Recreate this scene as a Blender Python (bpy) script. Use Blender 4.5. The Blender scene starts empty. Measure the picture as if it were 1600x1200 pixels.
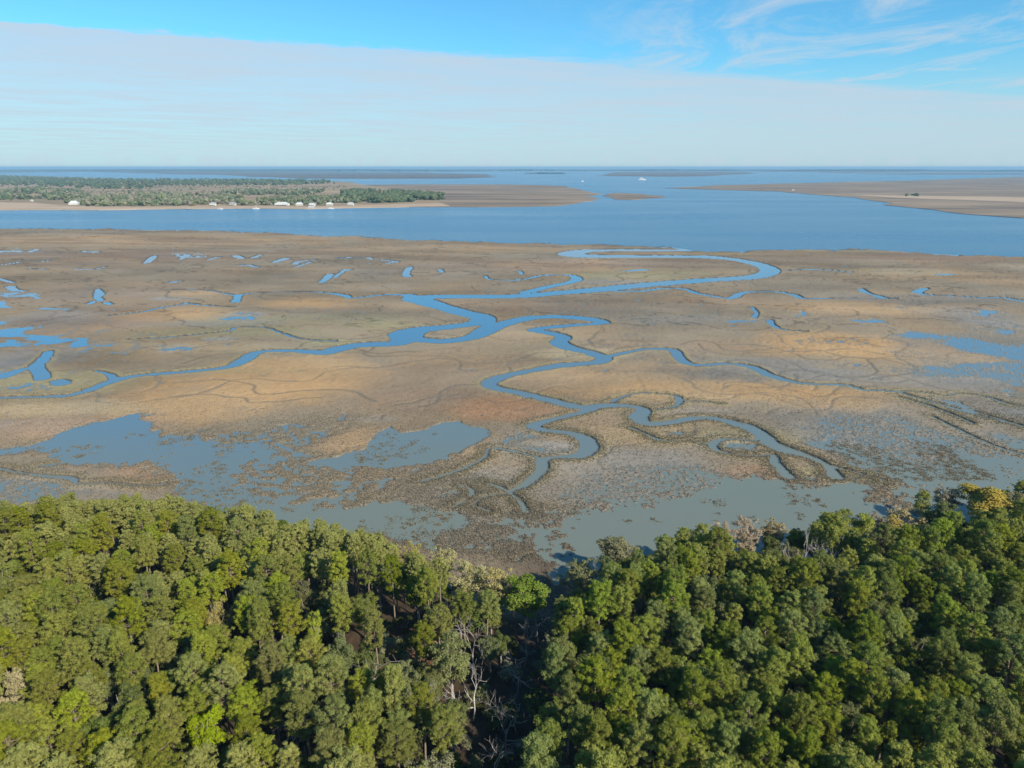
import bpy, math, random
import numpy as np

random.seed(7)
RNG = np.random.default_rng(7)
R = math.radians
scene = bpy.context.scene
COL = scene.collection

# ------------------------------------------------------------------ camera
HCAM = 100.0
PITCH = math.atan(339.0 / 1109.0)
FPX = 1109.0
cp, sp = math.cos(PITCH), math.sin(PITCH)
cam_data = bpy.data.cameras.new('camera')
cam = bpy.data.objects.new('camera', cam_data)
COL.objects.link(cam)
cam.location = (0, 0, HCAM)
cam.rotation_euler = (math.pi / 2 - PITCH, 0, 0)
cam_data.sensor_width = 36.0
cam_data.lens = 36.0 * FPX / 1600.0
cam_data.clip_start = 1.0
cam_data.clip_end = 500000.0
scene.camera = cam


def at(px, py, z=0.0):
    """Point of the level z that the photograph shows at a pixel."""
    a = (px - 800.0) / FPX
    b = (600.0 - py) / FPX
    dx, dy, dz = a, cp + b * sp, -sp + b * cp
    k = (z - HCAM) / dz
    return dx * k, dy * k


def pix(x, y, z):
    d = y * cp - (z - HCAM) * sp
    return 800 + FPX * x / d, 600 - FPX * (y * sp + (z - HCAM) * cp) / d


# ------------------------------------------------------------------ noise
def _hash(ix, iy, seed):
    h = (ix.astype(np.uint32) * np.uint32(374761393) + iy.astype(np.uint32) * np.uint32(668265263) + np.uint32((seed * 2246822519) & 0xffffffff))
    h = (h ^ (h >> np.uint32(13))) * np.uint32(1274126177)
    h = h ^ (h >> np.uint32(16))
    return (h & np.uint32(0xffffff)).astype(np.float32) / np.float32(0xffffff)


def vnoise(x, y, seed=0):
    fx = np.floor(x); fy = np.floor(y)
    ix = fx.astype(np.int64); iy = fy.astype(np.int64)
    tx = (x - fx).astype(np.float32); ty = (y - fy).astype(np.float32)
    tx = tx * tx * tx * (tx * (tx * 6 - 15) + 10); ty = ty * ty * ty * (ty * (ty * 6 - 15) + 10)
    a = _hash(ix, iy, seed); b = _hash(ix + 1, iy, seed)
    c = _hash(ix, iy + 1, seed); d = _hash(ix + 1, iy + 1, seed)
    return (a + (b - a) * tx) * (1 - ty) + (c + (d - c) * tx) * ty


def fbm(x, y, octaves=4, seed=0, gain=0.5):
    """about -1..1"""
    s = np.zeros_like(x, dtype=np.float32); amp = 1.0; tot = 0.0
    cr, sr = math.cos(0.7), math.sin(0.7)
    for o in range(octaves):
        s += amp * (vnoise(x, y, seed + o * 17) * 2 - 1); tot += amp
        x, y = (x * cr - y * sr) * 2.03 + 13.7, (x * sr + y * cr) * 2.03 - 7.1
        amp *= gain
    return s / tot * 1.6


def worley(x, y, seed=0):
    fx = np.floor(x); fy = np.floor(y)
    best = np.full(x.shape, 9.0, np.float32)
    for i in (-1, 0, 1):
        for j in (-1, 0, 1):
            cx = fx + i; cy = fy + j
            ix = cx.astype(np.int64); iy = cy.astype(np.int64)
            px_ = cx + _hash(ix, iy, seed); py_ = cy + _hash(ix, iy, seed + 5)
            best = np.minimum(best, (px_ - x) ** 2 + (py_ - y) ** 2)
    return np.sqrt(best)


def sstep(a, b, x):
    t = np.clip((x - a) / (b - a), 0, 1)
    return t * t * (3 - 2 * t)


# ------------------------------------------------------------------ helpers
def tag(o, label=None, cat=None, group=None, kind=None):
    if label: o['label'] = label
    if cat: o['category'] = cat
    if group: o['group'] = group
    if kind: o['kind'] = kind
    return o


def link(name, me, mat=None, parent=None):
    o = bpy.data.objects.new(name, me)
    COL.objects.link(o)
    if mat is not None and len(me.materials) == 0:
        me.materials.append(mat)
    if parent is not None:
        o.parent = parent
    return o


def empty(name, loc=(0, 0, 0), rz=0.0, sc=1.0):
    o = bpy.data.objects.new(name, None)
    COL.objects.link(o)
    o.location = loc; o.rotation_euler = (0, 0, rz)
    o.scale = (sc, sc, sc) if not isinstance(sc, tuple) else sc
    o.empty_display_size = 0.5
    return o


def mesh_np(name, V, F, smooth=False):
    """F: (n,3) or (n,4) int array."""
    V = np.ascontiguousarray(V, np.float32); F = np.ascontiguousarray(F, np.int32)
    me = bpy.data.meshes.new(name)
    n, k = F.shape
    me.vertices.add(len(V)); me.vertices.foreach_set('co', V.ravel())
    me.loops.add(n * k); me.loops.foreach_set('vertex_index', F.ravel())
    me.polygons.add(n)
    me.polygons.foreach_set('loop_start', np.arange(0, n * k, k, dtype=np.int32))
    me.polygons.foreach_set('loop_total', np.full(n, k, np.int32))
    me.polygons.foreach_set('use_smooth', np.full(n, smooth, bool))
    me.update(calc_edges=True)
    return me


def add_color(me, name, C):
    a = me.color_attributes.new(name, 'FLOAT_COLOR', 'POINT')
    C4 = np.ones((len(C), 4), np.float32); C4[:, :3] = C
    a.data.foreach_set('color', C4.ravel())


def add_float(me, name, A):
    a = me.attributes.new(name, 'FLOAT', 'POINT')
    a.data.foreach_set('value', np.ascontiguousarray(A, np.float32).ravel())


class MB:
    """collects simple solids into one mesh"""
    def __init__(self):
        self.v = []; self.f = []

    def add(self, vs, fs):
        b = len(self.v); self.v += [tuple(p) for p in vs]; self.f += [tuple(i + b for i in q) for q in fs]

    def box(self, x0, x1, y0, y1, z0, z1):
        self.add([(x0, y0, z0), (x1, y0, z0), (x1, y1, z0), (x0, y1, z0), (x0, y0, z1), (x1, y0, z1), (x1, y1, z1), (x0, y1, z1)],
                 [(3, 2, 1, 0), (4, 5, 6, 7), (0, 1, 5, 4), (1, 2, 6, 5), (2, 3, 7, 6), (3, 0, 4, 7)])

    def tube(self, pts, rads, n=6):
        pts = [np.array(p, float) for p in pts]
        rings = []
        for i, p in enumerate(pts):
            d = pts[min(i + 1, len(pts) - 1)] - pts[max(i - 1, 0)]
            d /= max(np.linalg.norm(d), 1e-6)
            a = np.cross(d, (1, 0, 0) if abs(d[0]) < 0.8 else (0, 1, 0)); a /= np.linalg.norm(a)
            b = np.cross(d, a)
            rings.append([p + rads[i] * (math.cos(t) * a + math.sin(t) * b) for t in np.linspace(0, 2 * math.pi, n, endpoint=False)])
        vs = [q for r in rings for q in r]; fs = []
        for i in range(len(pts) - 1):
            for k in range(n):
                fs.append((i * n + k, i * n + (k + 1) % n, (i + 1) * n + (k + 1) % n, (i + 1) * n + k))
        fs.append(tuple(range(n - 1, -1, -1))); fs.append(tuple((len(pts) - 1) * n + k for k in range(n)))
        self.add(vs, fs)

    def mesh(self, name, smooth=False):
        me = bpy.data.meshes.new(name)
        me.from_pydata(self.v, [], self.f)
        if smooth:
            me.polygons.foreach_set('use_smooth', [True] * len(me.polygons))
        me.update()
        return me

    def build(self, name, mat, parent=None, smooth=False):
        return link(name, self.mesh(name, smooth), mat, parent)


# ------------------------------------------------------------------ materials
def new_mat(name):
    m = bpy.data.materials.new(name); m.use_nodes = True
    nt = m.node_tree; nt.nodes.clear()
    out = nt.nodes.new('ShaderNodeOutputMaterial')
    return m, nt, out


def N(nt, typ, **kw):
    n = nt.nodes.new(typ)
    for k, v in kw.items():
        if k == 'inp':
            for a, b in v.items(): n.inputs[a].default_value = b
        else:
            setattr(n, k, v)
    return n


def simple_mat(name, col, rough=0.8, var=0.15, scale=0.6):
    m, nt, out = new_mat(name)
    b = N(nt, 'ShaderNodeBsdfPrincipled', inp={'Roughness': rough})
    geo = N(nt, 'ShaderNodeTexCoord')
    nz = N(nt, 'ShaderNodeTexNoise', inp={'Scale': scale, 'Detail': 5.0})
    nt.links.new(geo.outputs['Object'], nz.inputs['Vector'])
    rp = N(nt, 'ShaderNodeValToRGB')
    rp.color_ramp.elements[0].position = 0.3; rp.color_ramp.elements[1].position = 0.7
    rp.color_ramp.elements[0].color = (*[c * (1 - var) for c in col], 1)
    rp.color_ramp.elements[1].color = (*[min(1, c * (1 + var)) for c in col], 1)
    nt.links.new(nz.outputs['Fac'], rp.inputs['Fac'])
    nt.links.new(rp.outputs['Color'], b.inputs['Base Color'])
    nt.links.new(b.outputs[0], out.inputs['Surface'])
    return m


def leaf_mat(name, col, hue=0.02, sat=0.2, val=0.35, transl=0.3, scale=0.55, tip=None):
    """foliage: colour varied per tree and per clump"""
    m, nt, out = new_mat(name)
    oi = N(nt, 'ShaderNodeObjectInfo')
    tc = N(nt, 'ShaderNodeTexCoord')
    nz = N(nt, 'ShaderNodeTexNoise', inp={'Scale': scale, 'Detail': 3.0})
    nt.links.new(tc.outputs['Object'], nz.inputs['Vector'])
    base = N(nt, 'ShaderNodeMix', data_type='RGBA')
    base.inputs['A'].default_value = (*col, 1)
    base.inputs['B'].default_value = (*(tip or [c * 1.3 for c in col]), 1)
    mr = N(nt, 'ShaderNodeMapRange', inp={'From Min': 0.35, 'From Max': 0.7})
    nt.links.new(nz.outputs['Fac'], mr.inputs['Value'])
    nt.links.new(mr.outputs[0], base.inputs['Factor'])
    hsv = N(nt, 'ShaderNodeHueSaturation')

    def rnd(mult, lo, hi):
        a = N(nt, 'ShaderNodeMath', operation='MULTIPLY'); a.inputs[1].default_value = mult
        f = N(nt, 'ShaderNodeMath', operation='FRACT')
        r = N(nt, 'ShaderNodeMapRange', inp={'To Min': lo, 'To Max': hi})
        nt.links.new(oi.outputs['Random'], a.inputs[0]); nt.links.new(a.outputs[0], f.inputs[0]); nt.links.new(f.outputs[0], r.inputs['Value'])
        return r.outputs[0]
    nt.links.new(rnd(1.0, 0.5 - hue, 0.5 + hue), hsv.inputs['Hue'])
    nt.links.new(rnd(7.3, 1 - sat, 1 + sat), hsv.inputs['Saturation'])
    nt.links.new(rnd(13.7, 1 - val, 1 + val), hsv.inputs['Value'])
    nt.links.new(base.outputs['Result'], hsv.inputs['Color'])
    d = N(nt, 'ShaderNodeBsdfDiffuse'); t = N(nt, 'ShaderNodeBsdfTranslucent')
    mx = N(nt, 'ShaderNodeMixShader', inp={0: transl})
    nt.links.new(hsv.outputs[0], d.inputs[0]); nt.links.new(hsv.outputs[0], t.inputs[0])
    nt.links.new(d.outputs[0], mx.inputs[1]); nt.links.new(t.outputs[0], mx.inputs[2])
    nt.links.new(mx.outputs[0], out.inputs['Surface'])
    return m


# ------------------------------------------------------------------ light, sky, haze
SUN_AZ, SUN_EL = R(136), R(35)
sun_data = bpy.data.lights.new('sun', 'SUN')
sun = bpy.data.objects.new('sun', sun_data)
COL.objects.link(sun)
sun_data.energy = 5.0
sun_data.angle = R(0.5)
sun_data.color = (1.0, 0.90, 0.75)
sun.rotation_euler = (math.pi / 2 - SUN_EL, 0, math.pi - SUN_AZ)
sun.location = (300, -150, 260)

world = bpy.data.worlds.new('World')
scene.world = world
world.use_nodes = True
wn = world.node_tree
wn.nodes.clear()
wo = wn.nodes.new('ShaderNodeOutputWorld')
bg = wn.nodes.new('ShaderNodeBackground')
sky = N(wn, 'ShaderNodeTexSky', sky_type='NISHITA', sun_disc=False, sun_elevation=SUN_EL, sun_rotation=SUN_AZ,
        altitude=100.0, air_density=1.0, dust_density=0.4, ozone_density=1.6)
bg.inputs['Strength'].default_value = 0.094
tc = N(wn, 'ShaderNodeTexCoord')
sep = N(wn, 'ShaderNodeSeparateXYZ')
wn.links.new(tc.outputs['Generated'], sep.inputs[0])


def wm(op, a, b=None, clamp=False):
    n = N(wn, 'ShaderNodeMath', operation=op, use_clamp=clamp)
    for i, s in enumerate((a, b)):
        if s is None: continue
        if isinstance(s, (int, float)): n.inputs[i].default_value = s
        else: wn.links.new(s, n.inputs[i])
    return n.outputs[0]


def wnoise(vec, scale, detail, rough=0.55, dist=0.0):
    n = N(wn, 'ShaderNodeTexNoise', inp={'Scale': scale, 'Detail': detail, 'Roughness': rough, 'Distortion': dist})
    wn.links.new(vec, n.inputs['Vector'])
    return n.outputs['Fac']


def wrange(v, a, b, c=0.0, d=1.0, smooth=True):
    n = N(wn, 'ShaderNodeMapRange', inp={'From Min': a, 'From Max': b, 'To Min': c, 'To Max': d})
    if smooth: n.interpolation_type = 'SMOOTHSTEP'
    wn.links.new(v, n.inputs['Value'])
    return n.outputs[0]


# a cirrus deck seen from below: the direction meets a level at height 1
zc = wm('MAXIMUM', sep.outputs['Z'], 0.012)
cu = wm('DIVIDE', sep.outputs['X'], zc)
cv = wm('DIVIDE', sep.outputs['Y'], zc)
cxy = N(wn, 'ShaderNodeCombineXYZ')
wn.links.new(cu, cxy.inputs[0]); wn.links.new(cv, cxy.inputs[1])
# edge of the deck: a straight line on that level (fit to two points of the edge)


def skyplane(px, py):
    a = (px - 800.0) / FPX; b = (600.0 - py) / FPX
    dx, dy, dz = a, cp + b * sp, -sp + b * cp
    return dx / dz, dy / dz


p0 = np.array(skyplane(0, 32)); p1 = np.array(skyplane(1600, 142))
ed = (p1 - p0) / np.linalg.norm(p1 - p0)
en = np.array((-ed[1], ed[0]))
if en[1] < 0: en = -en
e0 = float(en @ p0)
sd_ = wm('SUBTRACT', wm('ADD', wm('MULTIPLY', cu, float(en[0])), wm('MULTIPLY', cv, float(en[1]))), e0)
along = wm('ADD', wm('MULTIPLY', cu, float(ed[0])), wm('MULTIPLY', cv, float(ed[1])))
sv = N(wn, 'ShaderNodeCombineXYZ')
wn.links.new(wm('MULTIPLY', along, 0.35), sv.inputs[0]); wn.links.new(sd_, sv.inputs[1])
n1 = wnoise(sv.outputs[0], 1.2, 7.0, 0.6)
n2 = wnoise(cxy.outputs[0], 3.2, 8.0, 0.68)
edge = wm('ADD', sd_, wm('ADD', wm('MULTIPLY', wm('SUBTRACT', n1, 0.5), 0.8), wm('MULTIPLY', wm('SUBTRACT', n2, 0.5), 0.6)))
n5 = wnoise(cxy.outputs[0], 11.0, 6.0, 0.7)
edge = wm('ADD', edge, wm('MULTIPLY', wm('SUBTRACT', n5, 0.5), 0.35))
n4 = wnoise(cxy.outputs[0], 0.45, 6.0, 0.6)
edge_soft = wm('ADD', 0.16, wm('MULTIPLY', wrange(cu, -2.0, 6.0), 0.9))
deck = wrange(wm('DIVIDE', edge, edge_soft), -0.35, 1.0)
deck_tex = wrange(n1, 0.3, 0.7, 0.80, 0.96)
deck = wm('MULTIPLY', wm('MULTIPLY', deck, deck_tex), wrange(n4, 0.35, 0.65, 0.82, 1.0))
# wisps past the edge, more of them to +X
sv2 = N(wn, 'ShaderNodeMapping')
sv2.inputs['Rotation'].default_value = (0, 0, R(-9)); sv2.inputs['Scale'].default_value = (1.25, 0.5, 1)
wn.links.new(cxy.outputs[0], sv2.inputs['Vector'])
n3 = wnoise(sv2.outputs[0], 0.8, 9.0, 0.68, 1.1)
wisp = wrange(n3, 0.41, 0.70, 0.0, 0.80)
wisp = wm('MULTIPLY', wisp, wrange(cu, -0.2, 1.8))
mask = wm('MAXIMUM', deck, wisp, True)
# the deck thins into milky air towards the horizon
milky = wrange(sep.outputs['Z'], 0.0, 0.15, 0.75, 0.0)
mask = wm('MAXIMUM', mask, milky, True)
cmix = N(wn, 'ShaderNodeMix', data_type='RGBA')
tint = N(wn, 'ShaderNodeMix', data_type='RGBA', blend_type='MULTIPLY')
tint.inputs['Factor'].default_value = 1.0
tint.inputs['B'].default_value = (0.42, 0.97, 1.20, 1)
wn.links.new(sky.outputs[0], tint.inputs['A'])
wn.links.new(mask, cmix.inputs['Factor'])
wn.links.new(tint.outputs['Result'], cmix.inputs['A'])
cmix.inputs['B'].default_value = (4.15, 4.98, 5.8, 1)
wn.links.new(cmix.outputs['Result'], bg.inputs['Color'])
wn.links.new(bg.outputs[0], wo.inputs['Surface'])

scene.view_settings.view_transform = 'Standard'
scene.view_settings.look = 'None'
scene.view_settings.exposure = 0.50
scene.view_settings.gamma = 1.0
scene.cycles.max_bounces = 6
scene.cycles.diffuse_bounces = 3
scene.cycles.glossy_bounces = 2
scene.cycles.transmission_bounces = 3
scene.cycles.volume_bounces = 0
scene.cycles.transparent_max_bounces = 4
scene.cycles.use_denoising = True

# ------------------------------------------------------------------ ground grid
UW = 1.0
Y_EDGE = 131.0


def y_of_row(py):
    return at(800, py)[1]


def depth_of(y):
    return y * cp + HCAM * sp


rows_px = np.concatenate([np.arange(346.0, 420, 0.8), np.arange(420.0, 880, 1.05), np.arange(880.0, 1040, 3.0)])
rows_y = [y_of_row(p) for p in rows_px]
rows_y = [2200.0, 1700.0] + [y for y in rows_y if y < 1650] + list(np.arange(min(rows_y) - 3, -45, -4.0))
YS = np.array(rows_y, np.float64)
US = np.linspace(-UW, UW, 1850)
DS = np.maximum(depth_of(YS), depth_of(Y_EDGE))
GX = DS[:, None] * US[None, :]
GY = np.repeat(YS[:, None], len(US), 1)
NR, NC = GX.shape


def window(x0, x1, y0, y1):
    """index window of the grid that holds a world box"""
    r = np.where((YS >= y0) & (YS <= y1))[0]
    if len(r) == 0: return None
    ra, rb = r[0], r[-1] + 1
    d = DS[ra:rb]
    ulo = min((x0 / d).min(), (x0 / d).max()); uhi = max((x1 / d).min(), (x1 / d).max())
    c = np.where((US >= ulo) & (US <= uhi))[0]
    if len(c) == 0: return None
    return slice(ra, rb), slice(c[0], c[-1] + 1)


def seg_dist(X, Y, ax, ay, bx, by):
    dx, dy = bx - ax, by - ay
    l2 = dx * dx + dy * dy + 1e-9
    t = np.clip(((X - ax) * dx + (Y - ay) * dy) / l2, 0, 1)
    return np.hypot(X - (ax + t * dx), Y - (ay + t * dy)), t


def smooth_path(pts):
    """Catmull-Rom through ground points (x, y, w)"""
    P = [np.array(p, float) for p in pts]
    P = [2 * P[0] - P[1]] + P + [2 * P[-1] - P[-2]]
    out = []
    for i in range(1, len(P) - 2):
        a, b, c, d = P[i - 1], P[i], P[i + 1], P[i + 2]
        # centripetal-ish damping through chord limits
        m1 = (c - a) * 0.5; m2 = (d - b) * 0.5
        L = np.linalg.norm((c - b)[:2])
        for m in (m1, m2):
            lm = np.linalg.norm(m[:2])
            if lm > 1.1 * L: m *= 1.1 * L / lm
        n = 7
        for k in range(n):
            t = k / n
            out.append((2 * t ** 3 - 3 * t ** 2 + 1) * b + (t ** 3 - 2 * t ** 2 + t) * m1 + (-2 * t ** 3 + 3 * t ** 2) * c + (t ** 3 - t ** 2) * m2)
    out.append(P[-2])
    return out


CREEKS = [
    # (px, py, width in metres)
    [(1150, 391.5, 26), (1090, 391.5, 22), (1025, 391, 22), (975, 391, 24), (917, 392, 28), (893, 396, 30), (905, 399.5, 34), (940, 400.5, 28), (1000, 401, 26), (1070, 401, 26),
     (1110, 402, 26), (1150, 406, 26), (1187, 414, 26), (1203, 424, 24), (1175, 433, 26), (1100, 438, 28), (1000, 446, 28), (930, 453, 29),
     (875, 457.5, 24), (800, 463, 24), (720, 463.5, 22), (650, 465.5, 26), (668, 473, 26), (692, 480, 22), (725, 489.5, 22), (752, 496, 22), (752, 503, 22), (735, 506.5, 18), (700, 511, 18),
     (655, 515.5, 22), (636, 522, 28), (634, 531, 22), (612, 537.5, 16), (560, 539.5, 16), (526, 546, 16), (506, 551, 14), (455, 548, 9), (405, 550, 9),
     (381, 563, 12), (354, 574, 9), (287, 581.5, 5), (219, 587, 5), (179, 595, 6.5), (135, 611, 6), (101, 619, 5), (0, 622, 3.2), (-250, 626, 3)],
    [(640, 529, 20), (665, 532, 16), (700, 533, 16), (740, 526, 16), (768, 512, 20), (795, 504, 17), (825, 497.5, 17), (862, 495, 15), (900, 496.5, 16), (930, 500, 14),
     (940, 504.5, 13), (918, 507, 9), (875, 510, 11), (835, 515.5, 12), (858, 520.5, 13), (880, 527, 12), (873, 535, 14), (887, 543, 14), (920, 551, 11),
     (942, 560, 12), (932, 566.5, 10), (870, 572, 8.5), (828, 580, 9), (800, 585, 9), (772, 593, 10), (764, 602, 9.5), (780, 608, 9), (800, 612, 9), (842, 622, 9), (884, 632, 9),
     (912, 637, 9.5), (946, 634, 9), (983, 635, 5), (1005, 641, 6), (997, 652, 8), (1010, 662, 6.5), (1045, 661, 5.5), (1081, 654.5, 5), (1118, 655, 5), (1165, 667, 7),
     (1190, 680, 9), (1205, 694, 9), (1228, 704, 7), (1262, 714, 4.2), (1292, 728, 3.2), (1306, 746, 4.5)],
    [(1200, 686, 3), (1172, 688, 1.6), (1130, 687, 2), (1113, 695, 3.5), (1120, 704, 2.5), (1147, 711, 1.2), (1185, 713, 1.2), (1208, 712, 2), (1212, 724, 3.5), (1232, 745, 4)],
    [(930, 637, 5), (916, 643, 4.5), (884, 651, 4), (848, 660, 5), (833, 666, 5.5), (850, 673, 4.5), (893, 678, 5), (916, 688, 6.5), (920, 702, 7), (906, 712, 5.5), (870, 715, 2.2),
     (848, 720, 4.5), (845, 736, 4), (828, 752, 3.5), (817, 760, 3), (798, 770, 1.5), (812, 783, 1.2), (822, 800, 2)],
    [(840, 715, 1.2), (800, 705, 1.1), (766, 701, 1.1), (758, 714, 1.2), (726, 732, 1.2), (689, 745, 1.2), (660, 752, 1.5)],
    [(719, 759, .9), (736, 765, 1), (733, 779, .9), (709, 792, .9)], [(756, 755, .9), (775, 760, .9), (797, 769, 1.2)], [(765, 800, 1), (742, 790, .9), (760, 776, .8), (790, 772, .9)],
    [(950, 557, 5), (983, 550, 4), (1011, 545.5, 4.5), (1050, 547, 6), (1060, 558, 6), (1073, 568, 6), (1095, 571, 4.5), (1132, 568.5, 4), (1171, 573, 6), (1200, 586, 6), (1232, 595.5, 4.5),
     (1262, 600, 3), (1320, 602, 2.5), (1350, 609.5, 2.5), (1395, 612, 2.5), (1425, 620, 2), (1462, 630, 2), (1495, 640, 2), (1560, 658, 2), (1700, 690, 3)],
    [(1395, 612, 2), (1437, 613, 1.5), (1475, 618, 1.5), (1500, 615, 1.5), (1537, 620, 1.8), (1570, 630, 2), (1620, 642, 2)],
    [(960, 454.5, 10), (1000, 455, 7), (1040, 450.5, 6), (1070, 452, 5), (1087, 458, 6), (1120, 464, 5), (1143, 466, 9), (1157, 459, 9), (1175, 456, 6), (1212, 456, 5), (1240, 461, 9),
     (1259, 467, 5), (1316, 466, 2.5), (1400, 467, 2)],
    [(1345, 452, 5), (1352, 457, 6), (1365, 461, 4), (1380, 465.5, 8)], [(1445, 451, 7), (1433, 457, 10), (1450, 461, 5), (1499, 463, 3), (1529, 466, 4), (1566, 465, 4), (1600, 471, 6), (1700, 478, 6)],
    [(820, 457, 14), (840, 452.5, 14), (862, 447, 13), (893, 441, 14), (901, 435, 13), (888, 430, 9), (847, 430.5, 4), (815, 437, 4), (767, 437, 2.5), (758, 431, 2)],
    [(640, 462, 16), (628, 460.5, 8), (591, 461.5, 4.5), (550, 466, 4), (537, 461.5, 9), (489, 456.5, 2.5), (405, 457.5, 2.5), (371, 461, 6), (358, 460, 2), (320, 453.5, 2), (270, 453, 2)],
    [(373, 460, 4), (368, 472, 7)],
    [(523, 533, 1.6), (472, 530, 1.6), (440, 521, 1.6), (415, 512.5, 1.8), (371, 511.5, 1.8), (358, 517, 1.8), (287, 525, 1.5), (200, 531, 1.3)],
    [(294, 475, 2.5), (256, 480, 4), (219, 488, 3), (170, 493, 1.5)], [(290, 474, 3), (324, 477.5, 2), (365, 480, 1.5)],
    [(1175, 481, 3.5), (1182, 489, 2.5), (1177, 496, 5)], [(1203, 501, 5), (1207, 508, 4), (1222, 515, 2), (1262, 518, 1.8)],
    [(1229, 423, 3), (1276, 421, 3), (1330, 425.5, 3)],
    [(957, 627, 2.2), (986, 616.5, 1.3), (1014, 614.5, 1.2), (1053, 618.5, 1.4), (1061, 626, 3), (1057, 635, 1.4), (1025, 640, 1.4)], [(1063, 625, 1), (1100, 628, .7), (1125, 631, .6)],
    [(983, 668, 1.2), (1008, 678, 1.1), (1033, 688, 1), (1081, 690, .8), (1112, 694, 1)],
    [(1403, 620, 1.6), (1444, 632, 1.6), (1487, 648, 1.6), (1519, 662, 1.5)], [(1519, 643, 1.5), (1560, 655, 1.5), (1620, 674, 2)],
    [(1456, 651, 1.1), (1512, 679, 1.1), (1569, 703, 1.4), (1620, 716, 1.5)], [(1300, 729, 1.6), (1337, 739, 1.1), (1381, 751, 1.0)],
    [(-40, 728, 1), (0, 733, 1), (25, 738, 1.2), (61, 743, 1), (113, 748, 1.8), (122, 756, 1), (169, 755, .9), (216, 759, .8), (258, 757, .9)], [(30, 737, 1.2), (60, 729, 1.5), (100, 724, 1.2)],
    [(76, 550, 5), (68, 562, 6), (57, 572, 9), (64, 584, 9), (67, 592, 7)], [(180, 594, 4), (170, 585, 2.5), (150, 580, 1.5)], [(0, 590, 8), (20, 582, 6), (42, 576, 5)], [(90, 596, 9), (97, 599, 8)],
    [(229, 411, 9), (237, 404, 8), (241, 400, 5)], [(277, 400, 5), (300, 402, 7), (318, 401, 7)], [(283, 405, 5), (293, 398, 7)], [(341, 402, 8), (325, 406, 4)], [(369, 400, 9), (377, 404, 8)],
    [(395, 403, 7), (406, 399, 6)], [(428, 410, 10), (447, 404, 10)], [(459, 413, 10), (470, 408.5, 9), (492, 406, 7)], [(463, 417, 5), (485, 410, 5)], [(375, 414, 7), (388, 414.5, 9), (402, 418, 5)],
    [(503, 441, 9), (510, 435, 7), (516, 429, 8)], [(0, 414, 6), (30, 410, 5)], [(44, 420, 4), (74, 421.5, 3)], [(118, 421, 2.5), (145, 421, 3.5), (165, 417, 4)], [(48, 393, 6), (58, 390, 5)],
    [(128, 393, 8), (150, 394, 10)], [(0, 393, 14), (28, 393, 9)], [(530, 402.5, 5), (574, 403, 6), (580, 405, 4)], [(606, 411, 8), (618, 409, 8), (596, 406, 4)], [(640, 418, 7), (634, 428, 7), (637, 432, 8)], [(538, 423, 8), (548, 421, 5)],
    [(522, 434, 4), (540, 421, 4)], [(66, 409, 6), (74, 408, 6)], [(152, 452, 4), (155, 459, 7), (153, 466, 5), (158, 470, 4)], [(140, 475, 5), (146, 471, 4)], [(165, 473, 5), (172, 476, 4)],
    [(16, 448, 8), (22, 453, 6), (38, 455, 5)], [(262, 441, 5), (282, 440, 5)], [(20, 442, 4), (0, 436, 4)], [(687, 421, 5), (690, 425, 4)], [(812, 424, 4), (815, 428, 4)],
]

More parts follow.
